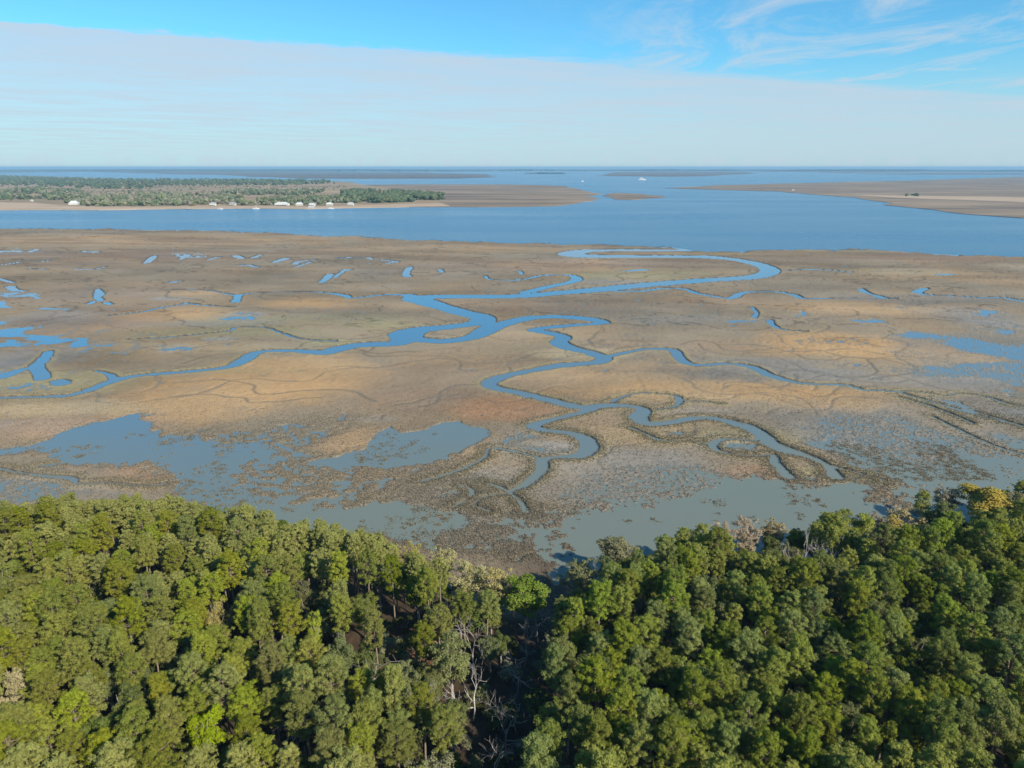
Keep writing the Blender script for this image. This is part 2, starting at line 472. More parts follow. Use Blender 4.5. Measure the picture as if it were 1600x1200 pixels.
# (polygon in pixels, level inside, softness in metres): level 1 = firm marsh, -1 = open water
WET = [
    ([(0, 705), (50, 691), (101, 671), (150, 652), (185, 648), (209, 651), (236, 666), (300, 669), (340, 667), (370, 690), (380, 720), (400, 760), (398, 802), (354, 800), (300, 790), (290, 759), (233, 728), (169, 725), (67, 716), (0, 720), (-300, 740), (-300, 715)], -1.05, 9),
    ([(315, 668), (400, 668), (470, 692), (490, 730), (480, 790), (440, 812), (370, 800), (330, 750), (310, 700)], -0.42, 26),
    ([(400, 668), (450, 690), (520, 705), (560, 705), (640, 738), (620, 770), (640, 795), (560, 815), (470, 812), (440, 780), (420, 720)], -0.20, 18),
    ([(150, 690), (250, 680), (330, 690), (330, 740), (290, 755), (230, 720)], -0.72, 18),
    ([(530, 712), (574, 699), (582, 681), (601, 666), (621, 678), (665, 671), (689, 660), (722, 658), (733, 668), (759, 673), (763, 684), (735, 698), (719, 708), (705, 722), (665, 734), (608, 742), (560, 750), (530, 745), (500, 720)], -1.4, 2.5),
    ([(470, 750), (560, 748), (640, 738), (700, 728), (700, 745), (650, 765), (560, 790), (480, 780)], -0.10, 14),
    ([(640, 750), (700, 735), (760, 730), (800, 770), (820, 800), (760, 805), (690, 795), (640, 780)], 0.55, 8),
    ([(380, 785), (440, 792), (530, 802), (575, 796), (624, 787), (690, 797), (732, 802), (752, 815), (730, 828), (699, 836), (690, 860), (560, 860), (470, 840), (380, 820)], -1.05, 8),
    ([(690, 840), (760, 815), (840, 800), (940, 790), (1000, 800), (940, 850), (870, 890), (780, 890), (700, 870)], 0.18, 8),
    ([(560, 735), (640, 735), (700, 720), (720, 735), (760, 745), (760, 790), (700, 800), (620, 790), (560, 770)], 0.35, 10),
    ([(810, 840), (850, 830), (880, 850), (900, 900), (860, 930), (840, 880)], -0.35, 4),
    ([(925, 815), (960, 790), (1040, 760), (1110, 745), (1171, 755), (1212, 745), (1240, 748), (1296, 740), (1325, 757), (1397, 766), (1440, 770), (1440, 850), (1250, 880), (1000, 930), (900, 900), (895, 850)], -1.0, 16),
    ([(930, 770), (1040, 745), (1130, 750), (1120, 775), (1030, 790), (950, 810)], 0.1, 8),
    ([(880, 735), (1000, 725), (1090, 740), (1040, 765), (950, 790), (880, 780)], 0.55, 12),
    ([(1250, 700), (1330, 690), (1400, 705), (1480, 725), (1520, 735), (1600, 740), (1900, 760), (1900, 850), (1500, 820), (1400, 760), (1330, 735)], -0.55, 12),
    ([(1290, 680), (1380, 650), (1470, 670), (1560, 705), (1600, 715), (1600, 745), (1500, 735), (1400, 715)], 0.22, 20),
    ([(1430, 690), (1500, 700), (1600, 715), (1700, 730), (1700, 760), (1520, 745)], -0.5, 14),
    ([(1393, 525), (1407, 518), (1437, 520), (1487, 527), (1550, 537), (1600, 541), (1800, 548), (1800, 580), (1600, 567), (1570, 562), (1520, 552), (1462, 533)], -0.42, 11),
    ([(1417, 577), (1475, 574), (1540, 568), (1600, 566), (1800, 570), (1800, 600), (1600, 594), (1525, 592), (1450, 587)], -0.30, 14),
    ([(1500, 585), (1600, 575), (1700, 575), (1700, 610), (1600, 605)], 0.0, 14),
    ([(1335, 503), (1365, 500), (1402, 503), (1396, 507), (1360, 506)], -0.4, 8), ([(1515, 492), (1535, 482), (1560, 482), (1580, 488), (1540, 496)], -0.05, 12),
    ([(1500, 512), (1560, 505), (1590, 515), (1560, 522)], 0.05, 16), ([(1270, 570), (1400, 572), (1400, 580), (1290, 578)], 0.3, 16),
    ([(1460, 625), (1520, 628), (1545, 640), (1500, 636)], -0.6, 8), ([(1570, 605), (1600, 615), (1700, 620), (1700, 630), (1580, 622)], -0.3, 8), ([(1560, 640), (1620, 650), (1620, 662), (1570, 652)], -0.2, 8),
    ([(1560, 690), (1650, 690), (1650, 712), (1570, 705)], -0.4, 8), ([(1240, 490), (1262, 488), (1266, 493), (1248, 494)], -0.5, 6), ([(1130, 500), (1170, 497), (1175, 502), (1140, 504)], 0.1, 8),
    ([(0, 454), (30, 456), (60, 462), (85, 467), (40, 468), (0, 463), (-150, 463), (-150, 454)], -0.15, 8), ([(0, 472), (10, 475), (16, 482), (0, 481), (-200, 480), (-200, 471)], -0.8, 5), ([(46, 481), (75, 481), (112, 482), (100, 485), (60, 484)], -0.45, 6),
    ([(-200, 512), (8, 512), (34, 509), (48, 516), (45, 524), (10, 526), (-200, 525)], -0.55, 8), ([(52, 519), (62, 521), (95, 526), (90, 534), (66, 538), (54, 528)], -0.6, 7), ([(100, 530), (118, 534), (127, 539), (115, 543)], -0.5, 6),
    ([(0, 534), (40, 536), (36, 545), (0, 545)], -0.05, 10), ([(0, 498), (30, 500), (28, 504), (0, 506)], 0.1, 12), ([(-100, 585), (0, 583), (25, 578), (40, 580), (20, 592), (-100, 600)], -0.45, 9),
    ([(30, 600), (60, 596), (100, 604), (100, 612), (40, 612)], -0.0, 9), ([(100, 588), (150, 590), (130, 606), (100, 604)], 0.25, 9),
    ([(236, 467), (280, 464), (330, 468), (300, 471), (250, 471)], 0.02, 12), ([(255, 540), (290, 537), (310, 542), (290, 553), (262, 550)], 0.12, 18), ([(360, 493), (400, 488), (400, 496), (365, 497)], 0.05, 14),
    ([(320, 530), (360, 525), (370, 532), (330, 536)], 0.15, 14), ([(955, 421), (990, 420), (1034, 421.5), (1010, 424), (965, 424)], -0.5, 10), ([(1463, 427.5), (1500, 428), (1495, 431), (1470, 430)], -0.5, 12),
    ([(0, 735), (60, 740), (115, 750), (100, 770), (0, 785), (-200, 790), (-200, 730)], 0.3, 5), ([(65, 728), (110, 727), (105, 735), (60, 738)], -0.4, 3), ([(1130, 694), (1180, 692), (1195, 700), (1170, 709), (1130, 705)], -0.35, 3),
    ([(830, 690), (890, 692), (905, 703), (860, 710), (800, 700), (780, 685)], 0.25, 8), ([(1040, 680), (1090, 675), (1100, 690), (1060, 698)], 0.2, 8),
    ([(1295, 640), (1370, 640), (1440, 680), (1400, 690), (1300, 665)], 0.4, 20), ([(270, 395), (320, 397), (320, 404), (280, 404)], 0.1, 22), ([(0, 385), (60, 386), (60, 396), (0, 396)], 0.35, 30),
    ([(520, 640), (600, 640), (560, 660), (480, 665)], 0.5, 8), ([(330, 668), (480, 662), (560, 668), (520, 690), (430, 690)], 0.02, 6),
]

# marsh ground cover by area: (px, py, rx, ry, colour, strength)
TAN = (0.33, 0.235, 0.138); ORANGE = (0.37, 0.242, 0.122); RED = (0.31, 0.188, 0.108); OLIVE = (0.235, 0.215, 0.12); GREY = (0.185, 0.172, 0.15); BROWN = (0.225, 0.165, 0.115); PINK = (0.31, 0.22, 0.15); PALE = (0.36, 0.29, 0.18)
WET_SHEEN = (0.235, 0.255, 0.265)  # bluish sheen of wet, thinly flooded ground, painted as cover colour
PATCH = [
    (380, 492, 34, 5, WET_SHEEN, .8), (275, 545, 30, 7, WET_SHEEN, .8), (345, 530, 30, 5, WET_SHEEN, .6), (290, 503, 150, 8, WET_SHEEN, .35), (265, 467, 34, 3, WET_SHEEN, .7), (130, 640, 70, 12, WET_SHEEN, .4), (220, 650, 50, 10, WET_SHEEN, .5), (100, 665, 120, 10, WET_SHEEN, .45),
    (1450, 690, 130, 18, WET_SHEEN, .6), (1330, 690, 70, 12, WET_SHEEN, .5), (1120, 700, 40, 10, WET_SHEEN, .5), (870, 700, 60, 12, WET_SHEEN, .55), (1000, 715, 70, 14, WET_SHEEN, .35), (1530, 490, 50, 8, WET_SHEEN, .6), (1560, 505, 50, 8, WET_SHEEN, .5), (60, 500, 80, 14, WET_SHEEN, .35), (40, 560, 70, 14, WET_SHEEN, .4), (30, 395, 50, 4, WET_SHEEN, .5), (280, 400, 60, 4, WET_SHEEN, .4), (1500, 600, 100, 14, WET_SHEEN, .35), (960, 440, 60, 4, WET_SHEEN, .3), (1080, 645, 60, 8, WET_SHEEN, .3), (60, 755, 90, 14, WET_SHEEN, .45), (590, 655, 40, 8, WET_SHEEN, .25),
    (430, 600, 170, 40, ORANGE, 1), (300, 640, 130, 28, ORANGE, .8), (480, 580, 110, 25, ORANGE, .7), (120, 670, 130, 18, PINK, .7), (100, 640, 140, 12, PALE, .7), (780, 640, 95, 22, RED, 1), (1020, 585, 210, 18, TAN, .8), (1350, 545, 150, 24, ORANGE, 1),
    (1480, 560, 90, 14, ORANGE, .7), (1150, 612, 260, 16, ORANGE, .8), (1380, 635, 140, 14, TAN, .7), (280, 492, 80, 12, ORANGE, .9), (470, 474, 80, 9, ORANGE, .8), (300, 458, 55, 6, TAN, .8), (1380, 482, 170, 14, TAN, .8), (620, 480, 120, 8, TAN, .4),
    (400, 520, 200, 9, OLIVE, .6), (520, 535, 60, 7, OLIVE, 1), (470, 500, 200, 9, OLIVE, .4), (340, 545, 160, 14, PALE, .4), (80, 600, 110, 16, OLIVE, .9), (600, 508, 60, 8, OLIVE, .7), (900, 552, 70, 9, PALE, .9), (1000, 430, 110, 10, OLIVE, .6), (1250, 585, 160, 12, GREY, .9),
    (1200, 568, 120, 8, GREY, .7), (1430, 600, 180, 12, GREY, .8), (1550, 640, 140, 30, GREY, .8), (1450, 468, 160, 8, GREY, .6), (1550, 500, 100, 20, GREY, .6), (980, 480, 160, 8, GREY, .4), (1100, 500, 160, 8, GREY, .4), (650, 425, 160, 14, GREY, .3), (130, 460, 190, 18, BROWN, .5),
    (150, 500, 120, 25, BROWN, .5), (200, 405, 260, 9, BROWN, .4), (200, 375, 350, 9, ORANGE, .45), (640, 390, 160, 8, TAN, .5), (900, 415, 160, 10, PINK, .5), (1450, 405, 140, 6, PINK, .5), (1430, 425, 90, 6, PALE, .6), (1550, 435, 80, 12, TAN, .5),
    (620, 625, 110, 26, BROWN, .7), (700, 590, 140, 30, BROWN, .35), (640, 690, 90, 30, BROWN, .5), (540, 685, 40, 22, TAN, .9), (1180, 742, 60, 13, RED, .55), (950, 745, 180, 50, GREY, .6), (730, 760, 110, 40, GREY, .8), (800, 830, 120, 30, GREY, .6), (1000, 680, 90, 18, PALE, .4),
    (1300, 660, 170, 18, GREY, .5), (1420, 700, 130, 22, GREY, .6), (1390, 720, 80, 9, BROWN, .8), (180, 745, 160, 18, PINK, .6), (60, 750, 110, 25, GREY, .5), (1050, 540, 160, 9, PINK, .3), (700, 555, 110, 16, TAN, .5), (850, 520, 130, 20, TAN, .3), (770, 480, 150, 10, BROWN, .5),
    (1130, 470, 90, 10, BROWN, .5), (1000, 660, 140, 30, TAN, .35), (1330, 745, 80, 14, OLIVE, .6), (1150, 685, 120, 16, OLIVE, .5), (1350, 590, 60, 8, GREY, .5), (330, 580, 120, 5, OLIVE, .4), (1200, 395, 160, 4, OLIVE, .4),
]

# ---- shoreline of the wooded land, from the line of tree tops
EDGE_TOPS = [(-400, 772), (-100, 776), (0, 784), (60, 776), (100, 770), (160, 776), (220, 778), (280, 776), (330, 790), (380, 792), (430, 804), (480, 816), (530, 818), (570, 832), (620, 846), (680, 860), (730, 874), (780, 888), (830, 900), (862, 930),
             (895, 895), (930, 870), (970, 850), (1010, 842), (1060, 826), (1120, 816), (1180, 812), (1240, 812), (1300, 806), (1360, 800), (1410, 786), (1460, 768), (1520, 762), (1600, 750), (1750, 736), (2000, 725)]
_eu = []; _ey = []
for _px, _py in EDGE_TOPS:
    _x, _y = at(_px, _py, 13.5)
    _eu.append(_x / max(depth_of(_y), 1)); _ey.append(_y)
_eu = np.array(_eu); _ey = np.array(_ey)
# world-space shoreline as polyline
SHORE = [(u * depth_of(y), y + 2.0) for u, y in zip(_eu, _ey)]
SX = np.array([p[0] for p in SHORE]); SY = np.array([p[1] for p in SHORE])
_o = np.argsort(SX); SX = SX[_o]; SY = SY[_o]


def shore_y(x):
    return np.interp(x, SX, SY)


GULLY = [at(872, 880, 0), at(852, 960, 0.5), at(835, 1030, 1), at(812, 1100, 1), at(792, 1170, 1), at(775, 1260, 1), at(740, 1420, 1)]

# ---- level field
LV = np.ones((NR, NC), np.float32)


def poly_field(pts, soft):
    P = [at(a, b) for a, b in pts]
    xs = [p[0] for p in P]; ys = [p[1] for p in P]
    w = window(min(xs) - soft, max(xs) + soft, min(ys) - soft, max(ys) + soft)
    if w is None: return None, None
    X = GX[w]; Y = GY[w]
    # wobble the outline so that it does not read as straight lines
    k = 22.0
    X = X + fbm(X / k, Y / k, 3, 91) * min(7.0, soft); Y = Y + fbm(X / k + 40, Y / k, 3, 92) * min(9.0, soft * 1.2)
    inside = np.zeros(X.shape, bool); dist = np.full(X.shape, 1e9)
    n = len(P)
    for i in range(n):
        (ax, ay), (bx, by) = P[i], P[(i + 1) % n]
        d, _ = seg_dist(X, Y, ax, ay, bx, by)
        dist = np.minimum(dist, d)
        cond = ((ay > Y) != (by > Y))
        with np.errstate(divide='ignore', invalid='ignore'):
            xi = (bx - ax) * (Y - ay) / (by - ay + 1e-12) + ax
        inside ^= cond & (X < xi)
    sdist = np.where(inside, dist, -dist)
    return w, sstep(-soft * 0.5, soft * 0.5, sdist).astype(np.float32)


for pts, lev, soft in WET:
    w, m = poly_field(pts, soft)
    if w is None: continue
    LV[w] = LV[w] * (1 - m) + lev * m

# ---- noise that breaks the level into clumps
n_big = fbm(GX / 60.0, GY / 60.0, 5, 3)
n_mid = fbm(GX / 9.0, GY / 9.0, 4, 11)
n_fine = fbm(GX / 2.2, GY / 2.2, 3, 23)
near = GY < 420
cl = np.zeros_like(LV)
wx = GX[near] + 1.2 * n_fine[near]; wy = GY[near] + 1.2 * n_mid[near]
cl[near] = (0.62 - worley(wx / 3.9, wy / 3.9, 4)) * 1.7 + 0.5 * (0.5 - worley(wx / 1.8 + 9, wy / 1.8, 8))
fade = sstep(300, 410, GY)
brk = (1 - fade) * (0.8 * cl + 0.45 * n_mid + 0.25 * n_fine) + fade * (0.65 * n_mid + 0.45 * n_fine + 0.3 * n_big)
FINE = np.zeros_like(LV)
for pts in ([(1240, 690), (1290, 635), (1400, 632), (1520, 670), (1700, 690), (1700, 780), (1480, 760), (1330, 740)], [(850, 722), (1000, 705), (1130, 720), (1150, 765), (1000, 800), (900, 800)],
            [(1395, 515), (1700, 530), (1700, 600), (1420, 590)], [(-200, 730), (100, 740), (300, 770), (0, 800), (-200, 800)], [(780, 680), (890, 688), (900, 705), (800, 712)], [(1130, 692), (1190, 692), (1180, 712), (1130, 706)]):
    w, m = poly_field(pts, 16)
    FINE[w] = np.maximum(FINE[w], m)
fine_n = 0.8 * fbm(GX / 1.1, GY / 1.5, 2, 301) + 0.2 * n_mid
brk = brk * (1 - FINE) + fine_n * FINE
lev = LV + brk * np.clip(1.25 - np.abs(LV) * 0.5, 0.3, 1.1)
lev = lev + 0.10 * n_big

# ---- creeks
SDC = np.full((NR, NC), 60.0, np.float32)     # signed distance to the nearest creek's edge
for path in CREEKS:
    pts = smooth_path([(*at(a, b), wd * 1.05 if b < 405 else (wd * .80 - .7 if wd > 8.5 else wd * .95 + .15)) for a, b, wd in path])
    for (ax, ay, aw), (bx, by, bw) in zip(pts[:-1], pts[1:]):
        rr = max(aw, bw) * 0.5 + 14
        w = window(min(ax, bx) - rr, max(ax, bx) + rr, min(ay, by) - rr, max(ay, by) + rr)
        if w is None: continue
        d, t = seg_dist(GX[w], GY[w], ax, ay, bx, by)
        SDC[w] = np.minimum(SDC[w], d - (aw + (bw - aw) * t) * 0.5)

# thin drains that wander over the plain
dr = random.Random(41)
SDD = np.full((NR, NC), 30.0, np.float32)
for k_ in range(64):
    x, y = at(dr.uniform(-60, 1660), dr.uniform(366, 640))
    a_ = dr.choice([0, math.pi]) + dr.gauss(0, .55); a0_ = a_; pts = []; wd = dr.uniform(.25, .9) * (1 + (y - 300) / 700)
    n_ = dr.randint(8, 24); st_ = 5 + y / 110; ph_ = dr.uniform(0, 6.28)
    for q in range(n_):
        pts.append((x, y, wd * (1 - .7 * q / n_)))
        a_ = a0_ + .75 * math.sin(ph_ + q * .75) + dr.gauss(0, .25); a0_ += dr.gauss(0, .07)
        x += math.cos(a_) * st_; y += math.sin(a_) * st_
    pts = smooth_path(pts)
    for (ax, ay, aw), (bx, by, bw) in zip(pts[:-1], pts[1:]):
        w = window(min(ax, bx) - 9, max(ax, bx) + 9, min(ay, by) - 9, max(ay, by) + 9)
        if w is None: continue
        d, t = seg_dist(GX[w], GY[w], ax, ay, bx, by)
        SDD[w] = np.minimum(SDD[w], d - (aw + (bw - aw) * t) * 0.5)
SDC = SDC + (0.35 * n_fine + 0.5 * fbm(GX / 5.0, GY / 5.0, 2, 61)) * np.clip(GY / 420, 0.35, 1.3) * 0.8

# ---- river bank on the far side of the marsh
BANK = [(-700, 353), (-300, 354), (0, 357), (100, 357.5), (250, 358.5), (350, 360), (430, 364.5), (480, 367.5), (540, 369), (600, 372), (640, 374), (700, 376), (800, 379.3), (900, 382), (1000, 385), (1040, 384.6), (1066, 387.5), (1072, 388.5), (1078, 391), (1130, 392.5), (1200, 391.3), (1270, 390), (1330, 389.3), (1400, 392.5), (1450, 395), (1520, 399), (1600, 402), (1900, 409), (2300, 416)]
BXY = np.array([at(a, b) for a, b in BANK]); bo = np.argsort(BXY[:, 0]); BXY = BXY[bo]
bank_sd = np.interp(GX, BXY[:, 0], BXY[:, 1]) - GY + 9 * n_mid + 12 * fbm(GX / 40, GY / 40, 2, 77)    # > 0 on the marsh

# ---- land
GUL = np.full((NR, NC), 99.0, np.float32)
for (ax, ay), (bx, by) in zip(GULLY[:-1], GULLY[1:]):
    w = window(min(ax, bx) - 25, max(ax, bx) + 25, min(ay, by) - 25, max(ay, by) + 25)
    if w is None: continue
    d, _ = seg_dist(GX[w], GY[w], ax, ay, bx, by)
    GUL[w] = np.minimum(GUL[w], d)
land_sd = shore_y(GX) - GY + 2.5 * n_mid      # > 0 on land
gmouth = at(850, 975, 0)[1]
land_sd = np.minimum(land_sd, np.where(GY > gmouth, GUL - 2.5, 99))
land = sstep(-1.0, 2.5, land_sd)

# ---- heights
h = np.clip(lev, -1.4, 1.0) * 0.30
h = np.where(h > 0, h ** 0.9 if False else h * 1.15, h)
lump = (0.06 * n_fine + 0.06 * n_mid) * (h > 0)
h = np.where(h > 0, h * (1 - 0.6 * FINE), h)
h = h + lump * (1 - 0.6 * FINE) * np.where(GY < 420, 1.0, 0.6)
levee = np.exp(-((SDC - 1.6) / 2.2) ** 2) * (SDC > -0.5)
h = np.maximum(h, -0.75 + (1.05 + 0.12 * n_fine) * levee ** 0.7 * np.clip(LV + 1.2, 0, 1) ** 0.5)
h = h + 0.22 * levee * np.clip(LV, 0, 1)
bank_rise = sstep(-0.7, 0.8, SDC)
h = h * bank_rise - 0.9 * (1 - bank_rise)
fr = sstep(0, 5, bank_sd)
front_ridge = np.exp(-((bank_sd - 14) / 9) ** 2) * 0.5
h = (h + front_ridge) * fr - 1.2 * (1 - fr)
zl = 0.35 + 2.6 * sstep(0, 22, land_sd) + 0.25 * n_mid + 0.1 * n_fine
gul_cut = np.exp(-(GUL / 6.5) ** 2) * 1.8
h = h * (1 - land) + np.maximum(zl - gul_cut, 0.14) * land
h = h - 0.22 * np.exp(-(np.maximum(SDD, 0) / 0.8) ** 2) * (h > 0.2) * (1 - land)
h[GY > 1600] = -1.5

# ---- ground colours
ncol = np.zeros((NR, NC, 3), np.float32); ncol[:] = (0.212, 0.168, 0.113)
for (pxc, pyc, rx, ry, c, s) in PATCH:
    x, y = at(pxc, pyc)
    xr = at(pxc + rx, pyc)[0] - x
    yt = at(pxc, pyc - ry)[1] - y; yb = y - at(pxc, pyc + ry)[1]
    w = window(x - 2.2 * xr, x + 2.2 * xr, y - 2.2 * yb, y + 2.2 * yt)
    if w is None: continue
    X = GX[w]; Y = GY[w]
    dx = (X - x) / xr; dy = np.where(Y > y, (Y - y) / yt, (Y - y) / yb)
    rad = np.hypot(dx, dy) + 0.35 * n_big[w] + 0.22 * n_mid[w]
    m = (s * (1 - sstep(0.45, 1.45, rad)))[..., None]
    ncol[w] = ncol[w] * (1 - m) + np.array(c, np.float32) * m
streak = fbm(GX / 90.0, GY / 34.0, 5, 131)
ncol *= (1 + 0.15 * n_big + 0.18 * streak + 0.05 * n_mid + 0.05 * n_fine)[..., None]
ncol[..., 0] *= 1 + 0.06 * fbm(GX / 45, GY / 45, 3, 151); ncol[..., 2] *= 1 - 0.08 * fbm(GX / 45, GY / 45, 3, 151)
# drained veins, darker growth
vein = 1 - np.abs(fbm(GX / 70 + 3, GY / 40, 4, 171)); vein = sstep(0.945, 1.0, vein) * sstep(330, 460, GY)
ncol *= (1 - 0.42 * vein)[..., None]
band = sstep(0.22, 0.6, fbm(GX / 210.0 + 5, (GY + 0.22 * GX) / 26.0, 3, 205)) * sstep(650, 850, GY)
ncol = ncol * (1 - 0.45 * band[..., None]) + np.array((0.135, 0.088, 0.062)) * 0.45 * band[..., None]
# taller greener cordgrass on the levees
lv = (levee * np.clip(LV + .5, 0, 1) * (1 - 0.75 * sstep(330, 560, GY)))[..., None]
ncol = ncol * (1 - 0.6 * lv) + np.array((0.255, 0.220, 0.12)) * 0.6 * lv
# grey-brown culms in the flooded parts
fl = (sstep(0.75, 0.1, LV) if False else 1 - sstep(0.1, 0.8, LV))[..., None]
ncol = ncol * (1 - 0.45 * fl) + np.array((0.225, 0.198, 0.15)) * 0.45 * fl
ncol = ncol * (1 - 0.85 * np.exp(-(GUL / 9.0) ** 2)[..., None]) + np.array((0.07, 0.05, 0.036)) * 0.85 * np.exp(-(GUL / 9.0) ** 2)[..., None]  # gully mouth darkened: brown mud with the trees' shade painted in
ncol = ncol * (1 - 0.4 * FINE[..., None]) + np.array((0.225, 0.205, 0.175)) * 0.4 * FINE[..., None]
drain = np.exp(-(np.maximum(SDD, 0) / (0.6 + np.clip(GY - 300, 0, 900) / 500.0)) ** 2) * (1 - land) * 0.48 * np.clip(0.75 + 0.5 * n_big, 0.2, 1)
ncol = ncol * (1 - drain[..., None]) + np.array((0.085, 0.068, 0.046)) * drain[..., None]
# wet mud at the foot of the banks and at the water line
mud = np.clip(np.exp(-((SDC - 0.25) / (0.55 + np.clip(GY - 300, 0, 900) / 420.0)) ** 2) + (1 - sstep(-0.02, 0.07, h)) * 0.38, 0, 1)
mud = np.maximum(mud, (1 - sstep(6, 16, bank_sd)) * 0.8) * (1 - land)
ncol = ncol * (1 - mud[..., None]) + np.array((0.075, 0.062, 0.045)) * mud[..., None]
film = (1 - sstep(0.01, 0.17, h)) * sstep(2.0, 5.0, SDC) * (1 - land) * (1 - sstep(520, 700, GY))
film = np.clip(film, 0, 1) * 0.75
ncol = ncol * (1 - film[..., None]) + np.array((0.150, 0.150, 0.125)) * film[..., None]
wet_a = np.clip(np.maximum(film, 0.6 * mud), 0, 1)
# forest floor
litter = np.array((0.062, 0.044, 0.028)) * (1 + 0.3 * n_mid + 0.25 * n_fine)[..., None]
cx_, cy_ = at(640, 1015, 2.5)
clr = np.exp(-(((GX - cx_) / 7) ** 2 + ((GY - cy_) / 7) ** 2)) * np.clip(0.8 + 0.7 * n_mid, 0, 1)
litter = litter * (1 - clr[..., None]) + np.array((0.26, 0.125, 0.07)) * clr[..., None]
gd = (np.exp(-(GUL / 6.0) ** 2))[..., None]  # gully floor: shade of the trees beside it painted into the litter
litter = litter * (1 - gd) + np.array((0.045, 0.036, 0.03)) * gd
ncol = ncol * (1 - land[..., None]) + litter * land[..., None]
ncol = np.clip(ncol, 0.01, 0.8)

# ---- meshes: marsh and wooded land share the grid
idx = np.arange(NR * NC).reshape(NR, NC)
quads = np.stack([idx[:-1, :-1], idx[1:, :-1], idx[1:, 1:], idx[:-1, 1:]], -1).reshape(-1, 4)
lq = (land[:-1, :-1] + land[1:, 1:]).reshape(-1) * 0.5
deep = np.maximum.reduce([h[:-1, :-1], h[1:, :-1], h[1:, 1:], h[:-1, 1:]]).reshape(-1) < -0.12


def sub_mesh(name, F):
    used = np.zeros(NR * NC, bool); used[F.ravel()] = True
    remap = np.cumsum(used) - 1
    V = np.stack([GX.ravel()[used], GY.ravel()[used], h.ravel()[used]], -1)
    me = mesh_np(name, V, remap[F], True)
    add_color(me, 'cover', ncol.reshape(-1, 3)[used])
    add_float(me, 'wet', wet_a.ravel()[used])
    return me


def ground_mat(name, grain):
    m, nt, out = new_mat(name)
    b = N(nt, 'ShaderNodeBsdfPrincipled', inp={'Roughness': 0.9})
    b.inputs['Specular IOR Level'].default_value = 0.15
    att = N(nt, 'ShaderNodeVertexColor', layer_name='cover')
    wa = N(nt, 'ShaderNodeAttribute', attribute_name='wet')
    wr = N(nt, 'ShaderNodeMapRange', inp={'To Min': 0.92, 'To Max': 0.34}); nt.links.new(wa.outputs['Fac'], wr.inputs['Value']); nt.links.new(wr.outputs[0], b.inputs['Roughness'])
    ws = N(nt, 'ShaderNodeMapRange', inp={'To Min': 0.12, 'To Max': 0.5}); nt.links.new(wa.outputs['Fac'], ws.inputs['Value']); nt.links.new(ws.outputs[0], b.inputs['Specular IOR Level'])
    geo = N(nt, 'ShaderNodeNewGeometry')
    n_a = N(nt, 'ShaderNodeTexNoise', inp={'Scale': grain, 'Detail': 6.0, 'Roughness': 0.7})
    nt.links.new(geo.outputs['Position'], n_a.inputs['Vector'])
    r = N(nt, 'ShaderNodeMapRange', inp={'From Min': 0.25, 'From Max': 0.75, 'To Min': 0.86, 'To Max': 1.14})
    nt.links.new(n_a.outputs['Fac'], r.inputs['Value'])
    mul = N(nt, 'ShaderNodeMix', data_type='RGBA', blend_type='MULTIPLY'); mul.inputs['Factor'].default_value = 1.0
    nt.links.new(att.outputs['Color'], mul.inputs['A']); nt.links.new(r.outputs[0], mul.inputs['B'])
    nt.links.new(mul.outputs['Result'], b.inputs['Base Color'])
    bp = N(nt, 'ShaderNodeBump', inp={'Strength': 0.3, 'Distance': 0.35})
    nt.links.new(n_a.outputs['Fac'], bp.inputs['Height']); nt.links.new(bp.outputs[0], b.inputs['Normal'])
    nt.links.new(b.outputs[0], out.inputs['Surface'])
    return m


M_MARSH = ground_mat('marsh_cover', 0.55)
M_LITTER = ground_mat('forest_litter', 1.4)
marsh = link('marsh_ground', sub_mesh('marsh_ground', quads[(lq <= 0.5) & ~deep]), M_MARSH)
tag(marsh, 'brown and tan tidal marsh cut by winding blue creeks', 'marsh', kind='structure')
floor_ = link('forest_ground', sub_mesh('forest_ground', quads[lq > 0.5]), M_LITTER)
tag(floor_, 'brown leaf litter ground under the trees with a reddish clearing', 'forest floor', kind='structure')

# ------------------------------------------------------------------ grass culms of the near marsh
hf = h.ravel(); ok = (hf > 0.03) & (land.ravel() < 0.1) & (GY.ravel() < 330) & (GY.ravel() > 120) & (np.abs(GX.ravel()) < 0.95 * np.repeat(DS, NC))
cand = np.where(ok)[0]
dens = np.repeat(DS, NC)[cand] ** 2
dens = dens / dens.max()
need = (1 - 0.6 * FINE.ravel()[cand]) * np.clip(0.25 + 0.9 * (1 - sstep(0.2, 1.0, LV.ravel()[cand])) + 0.7 * levee.ravel()[cand], 0, 1)
pick = cand[RNG.random(len(cand)) < need * 0.85 * (1 - sstep(270, 330, GY.ravel()[cand]))]
if len(pick) > 170000:
    pick = RNG.choice(pick, 170000, replace=False)
K = len(pick)
px_ = GX.ravel()[pick] + RNG.normal(0, .15, K); py_ = GY.ravel()[pick] + RNG.normal(0, .25, K); pz_ = hf[pick] - 0.04
gh = (0.28 + 0.38 * RNG.random(K)) * (0.75 + 0.5 * np.clip(levee.ravel()[pick], 0, 1)); gw = 0.10 + 0.16 * RNG.random(K)
ex = []
